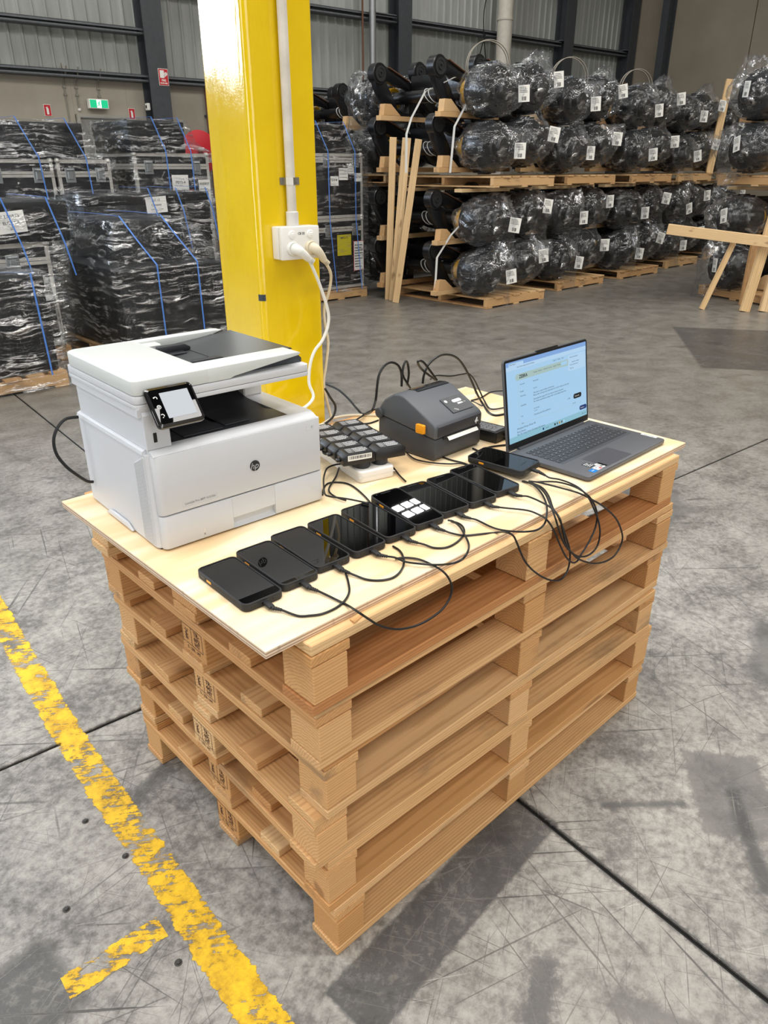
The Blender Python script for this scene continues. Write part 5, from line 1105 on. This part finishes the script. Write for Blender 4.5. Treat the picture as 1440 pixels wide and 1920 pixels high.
def paper(o, x, z, w, h, y=-.004, mat=PAPER, txt=None, tsz=.03, tm=None, rows=0, seed=1, rz=0.0):
    p = MB().box(-w/2, w/2, -.002, 0, -h/2, h/2).build('paper_label', mat, o, (x, y, z), rot=(0, rz, 0), smooth=0)
    if txt:
        for k, (s_, dz, sz) in enumerate(txt): text(s_, sz, at(0, -.0026, dz), tm or INK, p, bold=.0004)
    if rows:
        m = MB(); lines(m, basis((0, -.0026, 0), (1, 0, 0), (0, 0, 1)), -w*.42, w*.42, -h*.42, h*(.15 if txt else .42), rows, h*.035, seed); m.build('print', INK, p, smooth=0)
    return p
def carton(label, x0, x1, y0, y1, z0, z1, group='black wrapped cartons'):
    o = thing('black_carton', label, 'box', (x0, y0, z0), 0, group); L, D, H = x1-x0, y1-y0, z1-z0
    MB().box(0, L, 0, D, 0, H-.03, .012, 2).build('carton_body', DARKWRAP, o); MB().box(-.006, L+.006, -.006, D+.006, H-.10, H, .012, 2).build('carton_lid', DARKWRAP, o)
    return o
def film(label, rings, n=84, sub=8, seed=1, amp=.014, parent=None):
    o = thing('stretch_film', label, 'plastic film', (rings[0][0], rings[0][2], rings[0][4]), 0, 'stretch film over the loads'); b = Vector(o.location)
    def ring(x0, x1, y0, y1, z):
        pts = [Vector((p[0], p[1], z)) for p in rrect(x0, x1, y0, y1, min(.05, (x1-x0)*.3, (y1-y0)*.3), 3)]; m_ = len(pts)
        L = [0.0]
        for i in range(m_): L.append(L[-1]+(pts[(i+1) % m_]-pts[i]).length)
        out = []; i = 0
        for k in range(n):
            t = L[-1]*k/n
            while i < m_-1 and L[i+1] < t: i += 1
            f = (t-L[i])/max(1e-9, L[i+1]-L[i]); out.append(pts[i].lerp(pts[(i+1) % m_], f))
        return out
    RR = []
    for r0, r1 in zip(rings, rings[1:]):
        for k in range(sub): RR.append(ring(*[a+(c-a)*k/sub for a, c in zip(r0, r1)]))
    RR.append(ring(*rings[-1])); x0, x1, y0, y1, z = rings[-1]; cx, cy = (x0+x1)/2, (y0+y1)/2
    top = RR[-1]
    for f in (.8, .5, .2, .02): RR.append([Vector((cx+(p.x-cx)*f, cy+(p.y-cy)*f, z+.004)) for p in top])
    bm = bmesh.new(); VV = []; of = Vector((seed*7.7, seed*3.3, 0))
    for k, r in enumerate(RR):
        row = []
        for i, p in enumerate(r):
            q = p-Vector((cx, cy, p.z)); q = q.normalized() if q.length > 1e-6 else Vector((0, 0, 1))
            w_ = .5+.5*noise.noise(Vector((p.x*2.5+p.y*2.5, p.z*9, seed))+of)
            row.append(bm.verts.new(p-b+q*(amp*(w_+.4*noise.noise(p*11+of)))))
        VV.append(row)
    for A, B in zip(VV, VV[1:]):
        for i in range(n): bm.faces.new((A[i], A[(i+1) % n], B[(i+1) % n], B[i]))
    me = bpy.data.meshes.new('film_skin'); bm.to_mesh(me); bm.free(); me.materials.append(FILM); me.shade_smooth(); ob('film_skin', me, o); return o
def bstrap(label, pts, w=.0062): wstrap('blue_strap', label, pts, (w, 0, 0), STRAPB, 'blue straps round the loads')
def lpallet(label, x0, x1, y0, y1):
    return stringer_pallet(label, (x0, y0, 0), 0, x1-x0, y1-y0, 'pallets under the wrapped loads')
_old = board_mesh
def board_mesh(w, d, h, mat, key): return _old(w, d, h, mat, key+'%.2f_%.2f' % (w, d))
# A: big wrapped load in front of the pillar
lpallet('pallet under the big wrapped load behind the white printer', 2.08, 3.18, 5.34, 6.90)
A1 = carton('large lower black carton of the wrapped load behind the white printer', 2.12, 3.14, 5.38, 6.86, .135, .83); carton('small upper black carton of the wrapped load behind the white printer', 2.36, 2.98, 5.80, 6.78, .832, 1.19)
film('clear film over the big wrapped load behind the white printer', [(2.10, 3.16, 5.36, 6.88, .03), (2.08, 3.18, 5.34, 6.90, .18), (2.08, 3.18, 5.34, 6.90, .55), (2.07, 3.19, 5.33, 6.91, .85), (2.16, 3.11, 5.50, 6.87, 1.02), (2.33, 3.01, 5.76, 6.81, 1.205)], seed=1, amp=.03)
for x, nm in ((2.45, 'left'), (2.84, 'right')): bstrap(nm+' blue strap on the big wrapped load behind the white printer', [(x-.0, 5.295, .16), (x-.005, 5.295, .86), (x-.05, 5.50, 1.04), (x-.08, 5.74, 1.235), (x-.08, 6.2, 1.24), (x-.08, 6.84, 1.235)])
# B: load at the left edge
lpallet('pallet under the wrapped load at the left edge of the photo', .30, 1.50, 5.20, 5.98)
carton('black carton of the wrapped load at the left edge of the photo', .34, 1.46, 5.25, 5.93, .135, .86)
film('clear film over the wrapped load at the left edge of the photo', [(.26, 1.54, 5.16, 6.0, .02), (.28, 1.51, 5.19, 5.98, .22), (.28, 1.52, 5.19, 5.98, .5), (.32, 1.49, 5.21, 5.96, .89)], seed=2, amp=.04)
bstrap('blue strap on the wrapped load at the left edge of the photo', [(1.36, 5.145, .12), (1.34, 5.145, .90), (1.0, 5.20, .93), (.6, 5.6, .935)])
# C: load behind it
lpallet('pallet under the wrapped flight case in the left background', .88, 1.90, 6.10, 7.0)
C1 = flight_case('flight case marked ELC14-02 behind the wrapped load at the left edge', .92, 1.86, 6.12, 6.95, .14, 1.03, .17, (.35, .66))
paper(C1, .78, .50, .30, .20, txt=[('ELC14-02', -.02, .055)])
C2 = carton('black carton with a white handwritten note on the flight case marked ELC14-02', .86, 2.06, 6.08, 6.98, 1.035, 1.36)
paper(C2, .70, .17, .24, .17, -.045, txt=[('SHI PARTS', .045, .035), ('ELC 14/2', -.005, .035), ('2/2', -.05, .03)], rz=-.08)
film('clear film over the carton and flight case at the left edge', [(.84, 1.92, 6.06, 7.0, .05), (.84, 1.96, 6.04, 7.02, .6), (.82, 2.04, 6.03, 7.04, 1.0), (.80, 2.12, 6.02, 7.04, 1.2), (.83, 2.10, 6.04, 7.02, 1.375)], seed=3, amp=.03)
for x, nm in ((1.50, 'left'), (1.86, 'right')): bstrap(nm+' blue strap on the carton with the handwritten note', [(x+.15, 5.985, .75), (x+.10, 5.985, 1.02), (x, 5.985, 1.395), (x-.01, 6.3, 1.40), (x, 6.9, 1.40)])
# D: twin flight cases far left
lpallet('pallet under the twin flight cases in the far left background', 1.98, 3.42, 8.0, 9.0)
for nm, x0, x1 in (('left', 1.98, 2.75), ('right', 2.79, 3.40)):
    flight_case('lower '+nm+' flight case in the far left background', x0, x1, 8.02, 8.92, .14, .78)
    c = flight_case('upper '+nm+' flight case in the far left background', x0, x1, 8.02, 8.92, .785, 1.70, .16, (.22, .78))
tp = paper(c, .32, .37, .58, .055, txt=[('CAUTION   CAUTION', 0, .035)])
D3 = carton('wrapped black carton on top of the twin flight cases', 2.02, 3.14, 8.04, 8.90, 1.705, 2.06)
film('clear film over the twin flight cases in the far left background', [(1.95, 3.43, 7.98, 8.96, .2), (1.95, 3.43, 7.97, 8.97, 1.0), (1.95, 3.45, 7.96, 8.97, 1.70), (1.98, 3.24, 7.99, 8.95, 1.85), (2.0, 3.18, 8.01, 8.93, 2.08)], seed=4, amp=.025)
for x, nm in ((2.42, 'left'), (2.93, 'right')): bstrap(nm+' blue strap over the twin flight cases in the far left background', [(x+.20, 7.925, 1.0), (x+.16, 7.925, 1.72), (x, 7.965, 2.10), (x, 8.5, 2.105)])
# E: flight case with red label beside the pillar
lpallet('pallet under the flight case with the red label', 3.66, 4.72, 8.0, 9.1)
flight_case('lower flight case under the one with the red label', 3.69, 4.68, 8.02, 9.05, .14, .93)
E2_ = flight_case('flight case with a red brown label left of the yellow pillar', 3.69, 4.68, 8.02, 9.05, .935, 1.775, .17, (.18, .82))
paper(E2_, .57, .52, .22, .17, -.006, txt=[('PEY3-4', 0, .045)]); paper(E2_, .57, .30, .36, .28, -.003, RLBL, [('Norconsu', .11, .035)], tm=WINK); paper(E2_, .22, .26, .27, .24, rows=5, seed=4)
paper(E2_, .90, .42, .16, .26, -.004, txt=[('布里斯班', .08, .036)], rows=5, seed=6)
E3 = carton('wrapped black carton on the flight case with the red label', 3.66, 4.37, 8.0, 8.95, 1.78, 2.11)
film('clear film over the flight case with the red label', [(3.63, 4.73, 7.97, 9.1, .3), (3.63, 4.73, 7.96, 9.1, 1.2), (3.64, 4.73, 7.95, 9.1, 1.78), (3.63, 4.50, 7.96, 9.0, 1.90), (3.62, 4.41, 7.96, 8.98, 2.13)], seed=5, amp=.025)
for x, nm in ((3.92, 'left'), (4.25, 'right')): bstrap(nm+' blue strap over the flight case with the red label', [(x+.16, 7.92, .95), (x+.14, 7.92, 1.80), (x, 7.92, 2.15), (x, 8.5, 2.155)])
# F: carton behind the big load
lpallet('pallet under the carton load with the pale note in the left background', 2.58, 4.08, 7.0, 7.72)
F1 = carton('black carton with a pale note behind the big wrapped load', 2.60, 3.72, 7.02, 7.70, .14, 1.36); carton('plain black carton right of the one with the pale note', 3.76, 4.06, 7.06, 7.70, .14, 1.38)
paper(F1, .78, 1.12, .24, .16, -.03, txt=[('ELC 15', .045, .032), ('Company', 0, .03), ('note to return', -.045, .024)], rz=-.05); paper(F1, .86, .93, .14, .16, -.03, WGREY)
film('clear film over the carton load with the pale note', [(2.56, 4.10, 6.98, 7.74, .3), (2.55, 4.11, 6.97, 7.75, .9), (2.57, 4.09, 6.98, 7.73, 1.40)], seed=6, amp=.025)
for x, nm in ((3.28, 'left'), (3.60, 'middle'), (3.96, 'right')): bstrap(nm+' blue strap on the carton load with the pale note', [(x+.12, 6.925, .8), (x+.06, 6.925, 1.2), (x, 6.945, 1.425), (x, 7.6, 1.43)])
# G: stacked flight cases right of the pillar
lpallet('pallet under the flight cases right of the yellow pillar', 5.46, 6.40, 7.0, 7.9)
G1 = flight_case('lower flight case with a yellow label right of the yellow pillar', 5.50, 6.36, 7.03, 7.85, .14, 1.02, .15, (.30, .83))
paper(G1, .52, .55, .24, .26, -.003, YLBL, [('MBOLTS', .09, .035)]); r_ = paper(G1, .77, .40, .18, .38, -.003, RED); paper(G1, .77, .40, .168, .368, -.0055, rows=9, seed=8)
G2 = flight_case('upper flight case with white labels right of the yellow pillar', 5.50, 6.36, 7.03, 7.85, 1.025, 1.78, .10, (.30, .86))
paper(G2, .53, .52, .15, .14, rows=3, seed=3); paper(G2, .38, .44, .13, .11, txt=[('墨尔本', .01, .032)]); paper(G2, .66, .58, .10, .11, rows=3, seed=5); paper(G2, .78, .48, .12, .10, txt=[('ELC14', 0, .03)])
carton('wrapped black carton on the flight cases right of the yellow pillar', 5.48, 6.08, 7.02, 7.8, 1.785, 2.10)
film('clear film over the flight cases right of the yellow pillar', [(5.43, 6.43, 6.96, 7.92, .10), (5.44, 6.42, 6.97, 7.91, 1.0), (5.45, 6.42, 6.97, 7.91, 1.78), (5.45, 6.18, 6.98, 7.86, 1.90), (5.45, 6.12, 6.99, 7.84, 2.12)], seed=7, amp=.02)
for x, nm in ((5.68, 'left'), (6.12, 'right')): bstrap(nm+' blue strap on the flight cases right of the yellow pillar', [(x+.12, 6.93, .12), (x+.03, 6.93, 1.0), (x+.03, 6.93, 1.80), (x-.14, 6.95, 2.13), (x-.14, 7.5, 2.14)])

# anchor bolts left in the floor beside the yellow line
for k, (x, y, lab) in enumerate(((-.256, .757, 'uppermost old anchor bolt in the floor left of the yellow line'), (-.227, .577, 'old anchor bolt touching the left edge of the yellow line'), (-.398, .531, 'old anchor bolt left of the yellow branch line'), (-.268, .230, 'old anchor bolt below the corner of the yellow lines'))):
    b = thing('anchor_bolt', lab, 'bolt', (x, y, 0)); MB().lathe([(.0090, 0), (.0090, .001), (.0050, .0012), (.0050, .004), (.004, .005), (0, .005)], (0, 0, 0), (0, 0, 1), 14).build('bolt_head', M('worn_bolt', '4A4846', .5, .6), b)
